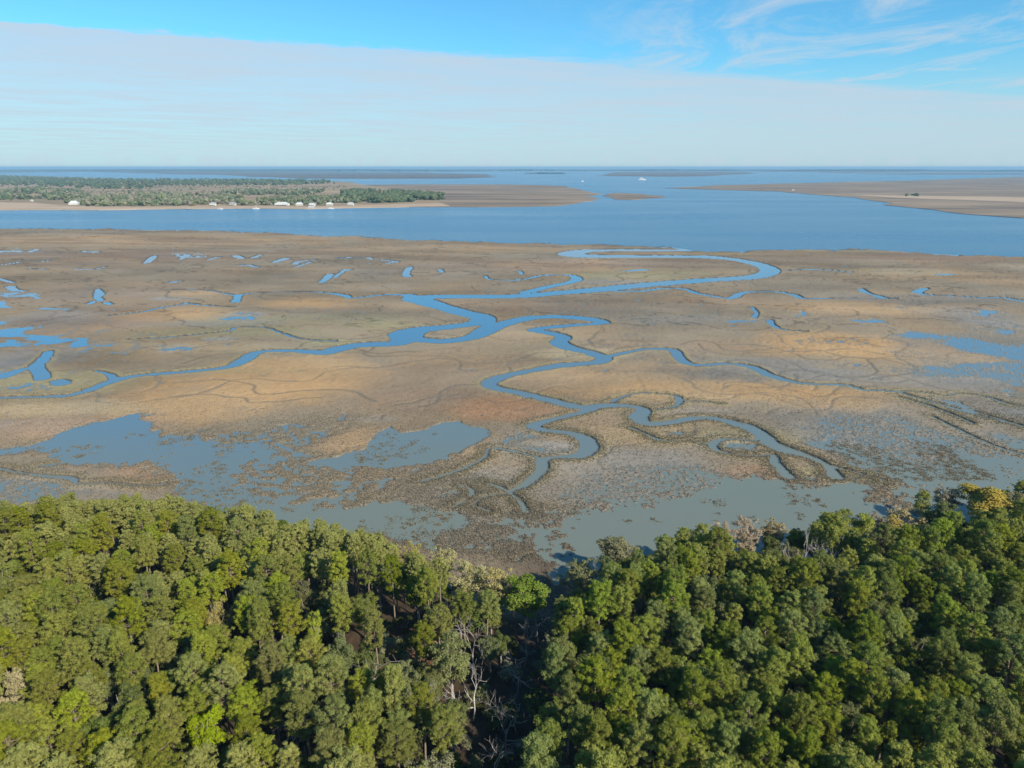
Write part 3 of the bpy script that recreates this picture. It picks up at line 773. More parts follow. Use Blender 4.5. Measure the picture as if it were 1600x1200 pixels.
for (xa, xb, ya, yb, nn, thr) in ((230, 660, 672, 800, 1000, .06), (560, 960, 775, 860, 500, .05), (940, 1330, 748, 815, 260, .12), (1290, 1600, 690, 750, 700, .0), (0, 300, 668, 715, 160, .25), (575, 740, 668, 735, 60, .3)):
    X0 = RNG.uniform(xa, xb, nn); Y0 = RNG.uniform(ya, yb, nn)
    P0 = np.array([at(a, b) for a, b in zip(X0, Y0)])
    keep = fbm(P0[:, 0] / 13.0, P0[:, 1] / 20.0, 3, 411) > thr
    for cx0, cy0 in P0[keep]:
        if shore_y(cx0) > cy0 - 6: continue
        m_ = int(RNG.integers(6, 26)); rr_ = RNG.uniform(.25, 1.0)
        ex.append(np.stack([cx0 + RNG.normal(0, rr_ * 1.1, m_), cy0 + RNG.normal(0, rr_, m_), np.full(m_, -.03)], -1))
ex = np.concatenate(ex); KE = len(ex)
px_ = np.concatenate([px_, ex[:, 0]]); py_ = np.concatenate([py_, ex[:, 1]]); pz_ = np.concatenate([pz_, ex[:, 2]])
gh = np.concatenate([gh, RNG.uniform(.22, .5, KE)]); gw = np.concatenate([gw, RNG.uniform(.10, .24, KE)]); K += KE
V = np.zeros((K, 2, 3, 3), np.float32)
for q in range(2):
    th = RNG.random(K) * math.pi + q * 1.5
    lx = RNG.normal(0, .18, K); ly = RNG.normal(0, .18, K)
    V[:, q, 0] = np.stack([px_ - np.cos(th) * gw, py_ - np.sin(th) * gw, pz_], -1)
    V[:, q, 1] = np.stack([px_ + np.cos(th) * gw, py_ + np.sin(th) * gw, pz_], -1)
    V[:, q, 2] = np.stack([px_ + lx, py_ + ly, pz_ + gh], -1)
F = np.arange(K * 6).reshape(-1, 3)
gme = mesh_np('marsh_grass', V.reshape(-1, 3), F)
gc = np.concatenate([ncol.reshape(-1, 3)[pick], np.tile((0.235, 0.200, 0.135), (KE, 1))]) * (0.75 + 0.6 * RNG.random((K, 1)))
gc = np.maximum(gc, np.array((0.24, 0.21, 0.155)) * (0.75 + 0.6 * RNG.random((K, 1))))
add_color(gme, 'cover', np.repeat(gc, 6, 0))
mg, nt, out = new_mat('marsh_culms')
att = N(nt, 'ShaderNodeVertexColor', layer_name='cover'); d = N(nt, 'ShaderNodeBsdfDiffuse'); t = N(nt, 'ShaderNodeBsdfTranslucent'); mx = N(nt, 'ShaderNodeMixShader', inp={0: 0.5})
nt.links.new(att.outputs[0], d.inputs[0]); nt.links.new(att.outputs[0], t.inputs[0]); nt.links.new(d.outputs[0], mx.inputs[1]); nt.links.new(t.outputs[0], mx.inputs[2]); nt.links.new(mx.outputs[0], out.inputs[0])
tag(link('marsh_grass', gme, mg), 'short brown marsh grass standing in clumps along creeks and ponds', 'grass', kind='stuff')


# ------------------------------------------------------------------ water
def water_mat(name, shallow):
    m, nt, out = new_mat(name)
    b = N(nt, 'ShaderNodeBsdfPrincipled', inp={'Roughness': 0.07, 'IOR': 1.33})
    geo = N(nt, 'ShaderNodeNewGeometry')
    sx = N(nt, 'ShaderNodeSeparateXYZ'); nt.links.new(geo.outputs['Position'], sx.inputs[0])
    wv = N(nt, 'ShaderNodeMapping'); wv.inputs['Scale'].default_value = (1, 1.7, 1); wv.inputs['Rotation'].default_value = (0, 0, R(12))
    nt.links.new(geo.outputs['Position'], wv.inputs['Vector'])
    nA = N(nt, 'ShaderNodeTexNoise', inp={'Scale': 0.9 if shallow else 0.25, 'Detail': 4.0, 'Roughness': 0.6})
    nt.links.new(wv.outputs[0], nA.inputs['Vector'])
    bp = N(nt, 'ShaderNodeBump', inp={'Strength': 0.06 if shallow else 0.55, 'Distance': 0.25 if shallow else 1.0})
    nt.links.new(nA.outputs['Fac'], bp.inputs['Height']); nt.links.new(bp.outputs[0], b.inputs['Normal'])
    big = N(nt, 'ShaderNodeTexNoise', inp={'Scale': 0.012 if shallow else 0.004, 'Detail': 4.0, 'Roughness': 0.55})
    wv2 = N(nt, 'ShaderNodeMapping'); wv2.inputs['Scale'].default_value = (0.35, 1.3, 1)
    nt.links.new(geo.outputs['Position'], wv2.inputs['Vector']); nt.links.new((geo.outputs['Position'] if shallow else wv2.outputs[0]), big.inputs['Vector'])
    mix = N(nt, 'ShaderNodeMix', data_type='RGBA')
    if shallow:
        # silt-laden pond water near the wooded shore, clearer tidal water farther out
        mr = N(nt, 'ShaderNodeMapRange', inp={'From Min': 200.0, 'From Max': 440.0})
        ad = N(nt, 'ShaderNodeMath', operation='MULTIPLY_ADD'); ad.inputs[1].default_value = 140.0
        nt.links.new(big.outputs['Fac'], ad.inputs[0]); sub = N(nt, 'ShaderNodeMath', operation='SUBTRACT'); sub.inputs[1].default_value = 70.0
        xs_ = N(nt, 'ShaderNodeMath', operation='MULTIPLY_ADD'); xs_.inputs[1].default_value = -0.20  # bluer towards -X: the pond's sky reflection put into its colour
        nt.links.new(sx.outputs['X'], xs_.inputs[0]); nt.links.new(sx.outputs['Y'], xs_.inputs[2]); nt.links.new(xs_.outputs[0], sub.inputs[0]); nt.links.new(sub.outputs[0], ad.inputs[2]); nt.links.new(ad.outputs[0], mr.inputs['Value'])
        mix.inputs['A'].default_value = (0.145, 0.172, 0.145, 1); mix.inputs['B'].default_value = (0.062, 0.15, 0.24, 1)
        nt.links.new(mr.outputs[0], mix.inputs['Factor'])
    else:
        mr = N(nt, 'ShaderNodeMapRange', inp={'From Min': 0.3, 'From Max': 0.7})
        nt.links.new(big.outputs['Fac'], mr.inputs['Value'])
        mix.inputs['A'].default_value = (0.028, 0.105, 0.185, 1); mix.inputs['B'].default_value = (0.045, 0.145, 0.24, 1)  # blue base colours stand in for upper sky mirrored by waves
        nt.links.new(mr.outputs[0], mix.inputs['Factor'])
        rr = N(nt, 'ShaderNodeMapRange', inp={'From Min': 0.3, 'From Max': 0.7, 'To Min': 0.17, 'To Max': 0.29})
        nt.links.new(big.outputs['Fac'], rr.inputs['Value']); nt.links.new(rr.outputs[0], b.inputs['Roughness'])
    nt.links.new(mix.outputs['Result'], b.inputs['Base Color'])
    nt.links.new(b.outputs[0], out.inputs['Surface'])
    return m


def fan_sheet(name, ys, z, half, top_line=None):
    V = []; F = []; n = len(half)
    for y in ys:
        for u in half:
            V.append((u * max(depth_of(y), 160), y, z))
    for i in range(len(ys) - 1):
        for k in range(n - 1):
            F.append((i * n + k, i * n + k + 1, (i + 1) * n + k + 1, (i + 1) * n + k))
    return mesh_np(name, V, F)


# creeks and ponds: a sheet up to the river bank; river and sound: a sheet beyond it
hx = np.linspace(-1.15, 1.15, 240)
nb = []
for u in hx:
    # bank crossing along this direction
    ys_t = np.linspace(400, 2600, 900)
    yy = np.interp(u * depth_of(ys_t), BXY[:, 0], BXY[:, 1]) - 12 - ys_t
    k = np.where(yy < 0)[0]
    nb.append(ys_t[k[0]] if len(k) else 1500.0)
nb = np.array(nb)
Vw = []; Fw = []
ts = np.linspace(0, 1, 14)
for t_ in ts:
    for u, yb in zip(hx, nb):
        y = 95 + (yb - 95) * t_
        Vw.append((u * depth_of(y) if y > 130 else u * depth_of(130), y, 0.0))
n = len(hx)
for i in range(len(ts) - 1):
    for k in range(n - 1):
        Fw.append((i * n + k, i * n + k + 1, (i + 1) * n + k + 1, (i + 1) * n + k))
tag(link('creek_water', mesh_np('creek_water', Vw, Fw), water_mat('creek_water', True)), 'still water in the winding creeks and shallow ponds of the marsh', 'water', kind='structure')
Vw = []; Fw = []
ts = np.concatenate([[0], np.geomspace(0.002, 1, 26)])
for t_ in ts:
    for u, yb in zip(hx, nb):
        y = yb + (180000 - yb) * t_
        Vw.append((u * depth_of(y), y, 0.0))
for i in range(len(ts) - 1):
    for k in range(n - 1):
        Fw.append((i * n + k, i * n + k + 1, (i + 1) * n + k + 1, (i + 1) * n + k))
tag(link('river_water', mesh_np('river_water', Vw, Fw), water_mat('river_water', False)), 'broad blue tidal river opening to the sound at the horizon', 'water', kind='structure')


# ------------------------------------------------------------------ far flats, as low ground
def flat_mat(name, ca, cb, scale):
    m, nt, out = new_mat(name)
    b = N(nt, 'ShaderNodeBsdfPrincipled', inp={'Roughness': 0.95}); b.inputs['Specular IOR Level'].default_value = 0.1
    geo = N(nt, 'ShaderNodeNewGeometry')
    mp = N(nt, 'ShaderNodeMapping'); mp.inputs['Scale'].default_value = (0.28, 1, 1)
    nz = N(nt, 'ShaderNodeTexNoise', inp={'Scale': scale, 'Detail': 7.0, 'Roughness': 0.6})
    nt.links.new(geo.outputs['Position'], mp.inputs[0]); nt.links.new(mp.outputs[0], nz.inputs['Vector'])
    rp = N(nt, 'ShaderNodeValToRGB'); rp.color_ramp.elements[0].position = 0.36; rp.color_ramp.elements[1].position = 0.66
    rp.color_ramp.elements[0].color = (*ca, 1); rp.color_ramp.elements[1].color = (*cb, 1)
    nt.links.new(nz.outputs['Fac'], rp.inputs[0]); nt.links.new(rp.outputs[0], b.inputs['Base Color']); nt.links.new(b.outputs[0], out.inputs[0])
    return m


def ragged(pts, amp, step, seed):
    """subdivide an outline and roughen it, in metres"""
    rnd = random.Random(seed); out = []
    n = len(pts)
    for i in range(n):
        a = pts[i]; b = pts[(i + 1) % n]
        L = math.hypot(b[0] - a[0], b[1] - a[1]); k = max(1, int(L / step))
        for j in range(k):
            t = j / k
            out.append((a[0] + (b[0] - a[0]) * t + rnd.gauss(0, amp), a[1] + (b[1] - a[1]) * t + rnd.gauss(0, amp)))
    return out


def flat(name, pxs, z, mat, label, amp=8, step=60, seed=1):
    pts = ragged([at(a, b) for a, b in pxs], amp, step, seed)
    me = bpy.data.meshes.new(name)
    n = len(pts)
    vs = [(x, y, z) for x, y in pts] + [(x, y, -1.0) for x, y in pts]
    from mathutils.geometry import tessellate_polygon
    from mathutils import Vector
    tris = tessellate_polygon([[Vector((x, y, 0)) for x, y in pts]])
    fs = []
    for a, b, c in tris:
        (x1, y1), (x2, y2), (x3, y3) = pts[a], pts[b], pts[c]
        fs.append((a, b, c) if (x2 - x1) * (y3 - y1) - (x3 - x1) * (y2 - y1) > 0 else (a, c, b))
    for i in range(n):
        j = (i + 1) % n
        fs.append((i, j, j + n, i + n))
    me.from_pydata(vs, [], fs); me.update()
    return tag(link(name, me, mat), label, 'marsh', kind='structure')


M_ISLE = flat_mat('isle_cover', (0.19, 0.15, 0.095), (0.36, 0.26, 0.165), 0.006)
M_FLAT = flat_mat('mudflat_cover', (0.125, 0.098, 0.076), (0.29, 0.222, 0.155), 0.007)
M_SAND = flat_mat('shore_sand', (0.34, 0.25, 0.17), (0.44, 0.34, 0.24), 0.02)
M_FAR = flat_mat('far_flat_cover', (0.085, 0.078, 0.072), (0.15, 0.122, 0.11), 0.0012)
flat('island_ground', [(-400, 331), (0, 328), (100, 327.5), (150, 328), (250, 326.5), (400, 325.5), (480, 326.5), (560, 324.5), (700, 322), (640, 300), (540, 284), (430, 281), (219, 281), (150, 278), (0, 273.5), (-400, 271)], 0.9, M_ISLE, 'wooded island ground with open tan fields across the river', 6, 60, 3)
flat('shore_sand', [(-400, 332), (0, 328.4), (100, 327.9), (150, 328.4), (250, 326.9), (400, 325.9), (480, 326.9), (560, 324.9), (700, 322.4), (690, 318), (560, 321.6), (480, 323.4), (400, 322.6), (250, 323.6), (150, 323.5), (90, 321.5), (50, 317), (-400, 316)], 1.2, M_SAND, 'pale sandy strip along the island shore', 3, 40, 4)
flat('flat_ground', [(640, 323), (700, 322.6), (800, 323.4), (860, 322), (910, 317.5), (925, 314), (938, 310.5), (915, 307), (935, 303), (918, 299), (878, 290.5), (790, 288.3), (621, 288.3), (560, 289), (540, 284), (560, 300)], 0.7, M_FLAT, 'brown salt flat reaching from the wooded point into the river', 12, 70, 5)
flat('islet_ground', [(945, 304), (962, 301.5), (1000, 303), (1030, 306), (1040, 308), (1010, 310), (985, 312.5), (962, 312), (950, 308)], 0.6, M_FLAT, 'small brown marsh islet off the salt flat', 10, 60, 6)
flat('far_bank_ground', [(1040, 294), (1090, 291.5), (1127, 289.5), (1262, 286), (1431, 282), (1600, 276), (2200, 270), (2400, 352), (1900, 354), (1600, 340.5), (1540, 335.5), (1482, 331), (1450, 327.5), (1414, 324), (1364, 314.5), (1330, 309), (1296, 306.5), (1222, 299.5), (1130, 297)], 0.8, M_FLAT, 'brown marsh bank on the far side of the river mouth', 14, 90, 7)
flat('bank_sand', [(1330, 305.5), (1450, 306.5), (1600, 308.5), (1900, 313), (1900, 324), (1600, 316), (1500, 313), (1400, 310)], 1.3, M_SAND, 'pale sand ridge on the far marsh bank', 10, 90, 8)
flat('hazy_flat_ground', [(480, 279), (600, 279.5), (700, 279), (775, 277), (760, 272), (640, 269.5), (400, 268.5), (200, 267), (150, 269), (350, 274)], 1.0, M_FAR, 'hazy purple flat across the sound beyond the wooded island', 60, 500, 9)
flat('hazy_flat_ground', [(940, 275), (1060, 276), (1120, 274.5), (1180, 271), (1160, 268.5), (1050, 268), (960, 269)], 1.0, M_FAR, 'hazy purple flat across the sound beyond the white ferry', 60, 500, 10)
flat('hazy_flat_ground', [(1270, 269.5), (1340, 270.5), (1420, 269.5), (1400, 267.5), (1300, 267.5)], 1.0, M_FAR, 'thin hazy flat across the sound beyond the far marsh bank', 60, 500, 11)
for k_, (xa, xb, ya, yb) in enumerate([(-500, 300, 265.0, 266.2), (250, 900, 263.8, 265.0), (860, 1500, 264.0, 265.4), (1150, 1800, 267.0, 268.6), (1500, 2200, 265.2, 267.0), (1350, 2100, 270.2, 272.6), (1600, 2200, 273.5, 276), (-400, 120, 268.2, 269.6)]):
    flat('hazy_flat_ground', [(xa, yb), ((xa + xb) / 2, yb + .3), (xb, yb), (xb - (xb - xa) * .2, ya), (xa + (xb - xa) * .15, ya)], 1.2, M_FAR, 'thin hazy strip of low land near the horizon', 150, 900, 60 + k_)
M_FARW = flat_mat('far_wood_cover', (0.035, 0.05, 0.03), (0.06, 0.075, 0.04), 0.002)


def far_wood(pxa, pxb, py0, py1, hgt, seed, label):
    """low wooded shore at the horizon: a strip of land with an uneven canopy"""
    rnd = random.Random(seed); m = MB()
    a0 = at(pxa, py0); b0 = at(pxb, py0); a1 = at(pxa, py1); b1 = at(pxb, py1)
    n = 160; v = []; f = []
    hh = hgt
    for i in range(n + 1):
        t = i / n
        hh += rnd.gauss(0, hgt * 0.12); hh = min(max(hh, hgt * 0.45), hgt * 1.3)
        e = min(1, 6 * t, 6 * (1 - t)) ** 0.5 * hh
        ox = (b0[0] - a0[0]) * t; jy = rnd.gauss(0, 0.05) * (a1[1] - a0[1])
        v += [(a0[0] + ox, a0[1] + jy, 0), (a0[0] + ox, a0[1] + jy, e), (a1[0] + (b1[0] - a1[0]) * t, a1[1], e * 0.8)]
    for i in range(n):
        a = 3 * i
        f += [(a, a + 3, a + 4, a + 1), (a + 1, a + 4, a + 5, a + 2)]
    m.add(v, f)
    tag(m.build('distant_woods', M_FARW), label, 'woods', kind='stuff')


far_wood(-400, 760, 268.0, 265.6, 32, 1, 'dark blue wooded shore on the horizon beyond the island')
far_wood(820, 884, 271.6, 270.6, 14, 2, 'thin dark wooded islet low on the sound')
far_wood(700, 1225, 267.2, 265.4, 32, 3, 'dark blue wooded shore on the horizon beyond the river mouth')
far_wood(1200, 1545, 267.6, 265.8, 32, 4, 'dark blue wooded shore on the horizon past the hazy flats')
far_wood(1520, 2200, 268.4, 266.0, 32, 5, 'dark blue wooded shore on the horizon past the far marsh bank')

# ------------------------------------------------------------------ island woods: thousands of far crowns, one mass
ICO_T = (1 + 5 ** .5) / 2
_iv = np.array([(-1, ICO_T, 0), (1, ICO_T, 0), (-1, -ICO_T, 0), (1, -ICO_T, 0), (0, -1, ICO_T), (0, 1, ICO_T), (0, -1, -ICO_T), (0, 1, -ICO_T), (ICO_T, 0, -1), (ICO_T, 0, 1), (-ICO_T, 0, -1), (-ICO_T, 0, 1)], float)
_iv /= np.linalg.norm(_iv[0])
_if = np.array([(0, 11, 5), (0, 5, 1), (0, 1, 7), (0, 7, 10), (0, 10, 11), (1, 5, 9), (5, 11, 4), (11, 10, 2), (10, 7, 6), (7, 1, 8), (3, 9, 4), (3, 4, 2), (3, 2, 6), (3, 6, 8), (3, 8, 9), (4, 9, 5), (2, 4, 11), (6, 2, 10), (8, 6, 7), (9, 8, 1)])


def in_poly(x, y, P):
    c = False; n = len(P)
    for i in range(n):
        (ax, ay), (bx, by) = P[i], P[(i + 1) % n]
        if (ay > y) != (by > y) and x < (bx - ax) * (y - ay) / (by - ay) + ax: c = not c
    return c


def woods(name, polys, mat, label, seed):
    rnd = np.random.default_rng(seed); VV = []; FF = []; CC = []; base = 0
    for pxs, nn, hmin, hmax, cols in polys:
        P = [at(a, b) for a, b in pxs]
        xs = [p[0] for p in P]; ys = [p[1] for p in P]
        k = 0; tries = 0
        while k < nn and tries < nn * 12:
            tries += 1
            x = rnd.uniform(min(xs), max(xs)); y = rnd.uniform(min(ys), max(ys))
            if not in_poly(x, y, P): continue
            if float(fbm(np.array([x / 90.0]), np.array([y / 90.0]), 2, seed)[0]) < (-0.12 if nn < 1500 else -0.45): continue
            k += 1
            hh = rnd.uniform(hmin, hmax); c = np.array(cols[rnd.integers(len(cols))]) * rnd.uniform(0.75, 1.25)
            for q in range(3):
                r = hh * rnd.uniform(0.3, 0.48)
                ctr = np.array((x + rnd.normal(0, r * .7), y + rnd.normal(0, r * .7), hh * (0.3 + 0.27 * q)))
                v = _iv * (r * rnd.uniform(0.7, 1.2, (12, 1))) * np.array((1.1, 1.1, 0.9)) + ctr
                VV.append(v); FF.append(_if + base); base += 12; CC.append(np.tile(c * rnd.uniform(.85, 1.15), (12, 1)))
    me = mesh_np(name, np.concatenate(VV), np.concatenate(FF))
    add_color(me, 'cover', np.concatenate(CC))
    return tag(link(name, me, mat), label, 'woods', kind='stuff')


M_WOOD, nt, out = new_mat('far_foliage')
att = N(nt, 'ShaderNodeVertexColor', layer_name='cover'); d = N(nt, 'ShaderNodeBsdfDiffuse')
nt.links.new(att.outputs[0], d.inputs[0]); nt.links.new(d.outputs[0], out.inputs[0])
DG = (0.066, 0.092, 0.05); MG = (0.09, 0.11, 0.055); GB = (0.16, 0.15, 0.105); LG = (0.12, 0.14, 0.065)
woods('distant_woods', [
    ([(150, 324), (250, 322.5), (420, 321.5), (420, 309), (330, 306), (250, 305), (190, 306), (140, 312), (100, 318)], 1000, 8, 14, [MG, GB, GB, LG]),
    ([(0, 316), (60, 315), (110, 317), (150, 312), (130, 300), (60, 296), (0, 298), (-300, 298), (-300, 316)], 900, 9, 15, [MG, DG, GB, LG]),
    ([(420, 321), (560, 320), (560, 312), (530, 309), (470, 310), (420, 311)], 420, 7, 12, [MG, GB, LG, DG]),
    ([(-300, 316), (0, 316), (160, 320), (420, 320), (560, 318), (560, 300), (530, 290), (350, 290), (160, 292), (0, 290), (-300, 290)], 900, 4, 9, [GB, LG, GB, MG]),
    ([(330, 304), (470, 306), (520, 303), (500, 298), (420, 300), (380, 298)], 420, 8, 13, [MG, DG, GB])],
    M_WOOD, 'mixed grey green woods behind the houses on the island shore', 31)
woods('distant_woods', [
    ([(-300, 289), (0, 290), (170, 296), (230, 296), (250, 290), (330, 291), (420, 291), (530, 287), (500, 283.5), (330, 282), (150, 281), (0, 276), (-300, 274)], 3600, 12, 19, [DG, DG, MG])],
    M_WOOD, 'dark green forest across the back of the island', 32)
woods('distant_woods', [
    ([(540, 318), (600, 318), (660, 315), (690, 312), (690, 308), (640, 304), (600, 301), (560, 300), (535, 304)], 800, 11, 18, [DG, DG, MG])],
    M_WOOD, 'dark evergreen wood on the point of the island', 33)
woods('distant_woods', [
    ([(1413, 307.5), (1428, 307.8), (1442, 307.5), (1430, 306), (1415, 306)], 14, 6, 9, [DG])], M_WOOD, 'small dark grove alone on the far marsh bank', 34)

# ------------------------------------------------------------------ houses, docks and boats across the river
M_WHITE = simple_mat('white_siding', (0.66, 0.65, 0.62), 0.6, 0.06)
M_CREAM = simple_mat('cream_siding', (0.50, 0.46, 0.39), 0.6, 0.08)
M_ROOFW = simple_mat('pale_metal_roof', (0.56, 0.58, 0.60), 0.45, 0.06)
M_ROOFG = simple_mat('grey_shingle_roof', (0.30, 0.30, 0.30), 0.8, 0.15)
M_GLASS = simple_mat('window_glass', (0.05, 0.06, 0.07), 0.15, 0.05)
M_DECK = simple_mat('weathered_planks', (0.42, 0.38, 0.33), 0.85, 0.15)
M_DARKW = simple_mat('dark_hull', (0.10, 0.11, 0.14), 0.5, 0.1)


def house(px, py, w, d, hw, hr, roof, wall, label, rz=0.0, porch=False, tower=False):
    x, y = at(px, py, 1.2)
    w *= .85; hw *= .85; hr *= .85
    t = empty('house', (x, y, 1.1), rz)
    tag(t, label, 'house', 'houses along the island shore')
    m = MB(); m.box(-w / 2, w / 2, -d / 2, d / 2, 0, hw); m.build('wall', wall, t)
    r = MB(); o = 0.8; k = w * 0.22
    r.add([(-w / 2 - o, -d / 2 - o, hw), (w / 2 + o, -d / 2 - o, hw), (w / 2 + o, d / 2 + o, hw), (-w / 2 - o, d / 2 + o, hw), (-w / 2 + k, 0, hw + hr), (w / 2 - k, 0, hw + hr)],
          [(3, 2, 1, 0), (0, 1, 5, 4), (1, 2, 5), (2, 3, 4, 5), (3, 0, 4)])
    ro = r.build('roof', roof, t)
    c = MB(); c.box(w * .2, w * .2 + 1.0, 0.8, 1.8, hw + hr * 0.3, hw + hr + 1.0); c.build('chimney', M_ROOFG, ro)
    n = max(3, int(w / 4.5)); st = 2 if hw > 5 else 1
    for s in range(st):
        for i in range(n):
            xx = -w / 2 + w * (i + .5) / n
            g = MB(); z0 = 1.0 + 3.0 * s
            g.box(xx - .6, xx + .6, -d / 2 - .06, -d / 2 + .05, z0, z0 + 1.5)
            if s == 0 and i == n // 2:
                continue
            g.build('window', M_GLASS, t)
    g = MB(); xx = -w / 2 + w * (n // 2 + .5) / n; g.box(xx - .55, xx + .55, -d / 2 - .06, -d / 2 + .05, 0.1, 2.3); g.build('door', M_DARKW, t)
    if porch:
        p = MB(); p.box(-w * .42, w * .42, -d / 2 - 3, -d / 2 - .1, 2.7, 2.95)
        for i in range(5):
            xx = -w * .4 + w * .8 * i / 4; p.box(xx - .12, xx + .12, -d / 2 - 2.9, -d / 2 - 2.66, 0, 2.7)
        p.build('porch', M_WHITE, t)
    return t


house(116, 319.5, 26, 18, 3.6, 8.5, M_ROOFW, M_WHITE, 'large house with a tall white pyramid roof among shore trees', 0.2)
house(143, 319.8, 17, 9, 3.2, 3.0, M_ROOFW, M_CREAM, 'low cream house beside the tall white pyramid roof', -0.1)
house(50, 314.5, 8, 6, 3.0, 2.5, M_ROOFW, M_WHITE, 'tiny white cabin at the end of the bare sand shore', 0.1)
house(333, 321.0, 18, 10, 6.6, 3.5, M_ROOFG, M_WHITE, 'white two-storey house alone among grey trees above the bare shore', 0.1, True)
house(364, 320.8, 19, 10, 6.4, 3.6, M_ROOFG, M_CREAM, 'cream two-storey house inland of the moored sailing boat', -0.15, True)
house(441, 321.0, 44, 11, 6.2, 4.0, M_ROOFW, M_WHITE, 'very long white house on the island shore', 0.05, True)
house(468, 321.3, 21, 11, 5.6, 4.5, M_ROOFW, M_CREAM, 'cream house with pale roof between long house and boxy house', 0.1)
house(488, 321.8, 17, 10, 7.2, 2.2, M_ROOFW, M_WHITE, 'boxy white two-storey house directly behind the covered dock', 0.0, True)
house(515, 321.3, 19, 10, 5.0, 4.8, M_ROOFW, M_CREAM, 'cream house with steep pale roof near the wooded point', -0.1)
house(548, 320.6, 20, 11, 5.6, 4.2, M_ROOFG, M_WHITE, 'white house with grey roof under the dark evergreen point', 0.2, True)


def boat(px, py, L, label, mast=0.0, cabin=True, hull=M_WHITE, rz=0.0, decks=1):
    x, y = at(px, py, 0)
    t = empty('boat', (x, y, 0.05), rz); tag(t, label, 'boat', 'boats on the river')
    B = L * 0.27; H = max(1.0, L * 0.09)
    m = MB(); prof = [(-.5, .8), (-.2, 1), (.15, .95), (.36, .6), (.5, .04)]
    v = []
    for a, b in prof:
        v += [(a * L, -b * B / 2, H * (1 + .35 * (a + .5))), (a * L * .96, -b * B * .36, -.3), (a * L * .96, b * B * .36, -.3), (a * L, b * B / 2, H * (1 + .35 * (a + .5)))]
    f = []
    for i in range(len(prof) - 1):
        a = 4 * i
        f += [(a, a + 1, a + 5, a + 4), (a + 1, a + 2, a + 6, a + 5), (a + 2, a + 3, a + 7, a + 6), (a + 3, a, a + 4, a + 7)]
    f += [(0, 3, 2, 1), (16, 17, 18, 19)]
    m.add(v, f); m.build('hull', hull, t)
    if cabin:
        for k in range(decks):
            c = MB(); s = 1 - .22 * k; c.box(-L * .3 * s, L * .16 * s, -B * .32 * s, B * .32 * s, H * 1.25 + k * H * 1.1, H * 2.3 + k * H * 1.1); cb = c.build('cabin', M_WHITE, t)
            g = MB(); g.box(-L * .26 * s, L * .13 * s, -B * .32 * s - .05, B * .32 * s + .05, H * 1.6 + k * H * 1.1, H * 2.0 + k * H * 1.1); g.build('window', M_GLASS, cb)
    if mast:
        c = MB(); c.tube([(L * .06, 0, H), (L * .06, 0, mast)], [.28, .16], 8); c.build('mast', M_WHITE, t)
        c = MB(); c.tube([(L * .06, 0, H + 1.6), (-L * .36, 0, H + 1.7)], [.2, .16], 8); c.build('boom', M_WHITE, t)
    return t


boat(400, 326.6, 17, 'white sailing boat with tall bare mast off the island shore', 20, True, M_WHITE, 0.1)
boat(295, 327.2, 13, 'dark low motorboat moored off the bare island shore', 0, True, M_DARKW, 0.05)
boat(344, 326.9, 15, 'white motorboat moored between the dark boat and the sailing boat', 0, True, M_WHITE, -0.1)
boat(517, 326.0, 14, 'white motorboat beside the covered dock near the wooded point', 0, True, M_WHITE, 0.3)
boat(1003, 281.4, 62, 'long white ferry far out on the sound', 0, True, M_WHITE, 0.02, 2)
boat(910, 283.6, 26, 'small white yacht off the tip of the salt flat', 30, True, M_WHITE, 0.4)
boat(1239, 297.6, 16, 'lone white boat close to the far marsh bank', 0, True, M_WHITE, 0.0, 2)


def dock(px, py, length, label, roofed):
    x, y = at(px, py, 0)
    t = empty('dock', (x, y, 0)); tag(t, label, 'dock', 'docks along the island shore')
    m = MB(); m.box(-1.1, 1.1, 0, length, 1.3, 1.6); m.build('walkway', M_DECK, t)
    m = MB(); m.box(-7, 7, -5, 0, 1.2, 1.55); m.build('platform', M_DECK, t)
    for i in range(int(length / 9) + 1):
        for s in (-1, 1):
            m = MB(); m.tube([(s * 1.0, i * 9, -1), (s * 1.0, i * 9, 1.3)], [.18, .18], 6); m.build('piling', M_DECK, t)
    if roofed:
        for sx_, sy_ in ((-6.3, -4.4), (6.3, -4.4), (6.3, -.6), (-6.3, -.6)):
            m = MB(); m.box(sx_ - .15, sx_ + .15, sy_ - .15, sy_ + .15, 1.55, 4.4); m.build('post', M_WHITE, t)
        m = MB(); m.add([(-7.4, -5.4, 4.4), (7.4, -5.4, 4.4), (7.4, .4, 4.4), (-7.4, .4, 4.4), (-7.4, -2.5, 6.2), (7.4, -2.5, 6.2)], [(3, 2, 1, 0), (0, 1, 5, 4), (2, 3, 4, 5), (1, 2, 5), (3, 0, 4)])
        m.build('roof', M_ROOFW, t)


dock(487, 326.4, 70, 'covered dock with white roof in front of boxy house', True)
dock(370, 326.2, 60, 'open wooden dock reaching out from the cream two-storey house', False)
dock(92, 328.8, 60, 'open wooden dock reaching out below the white pyramid roof', False)
dock(152, 328.6, 60, 'open wooden dock reaching out below the low cream house', False)

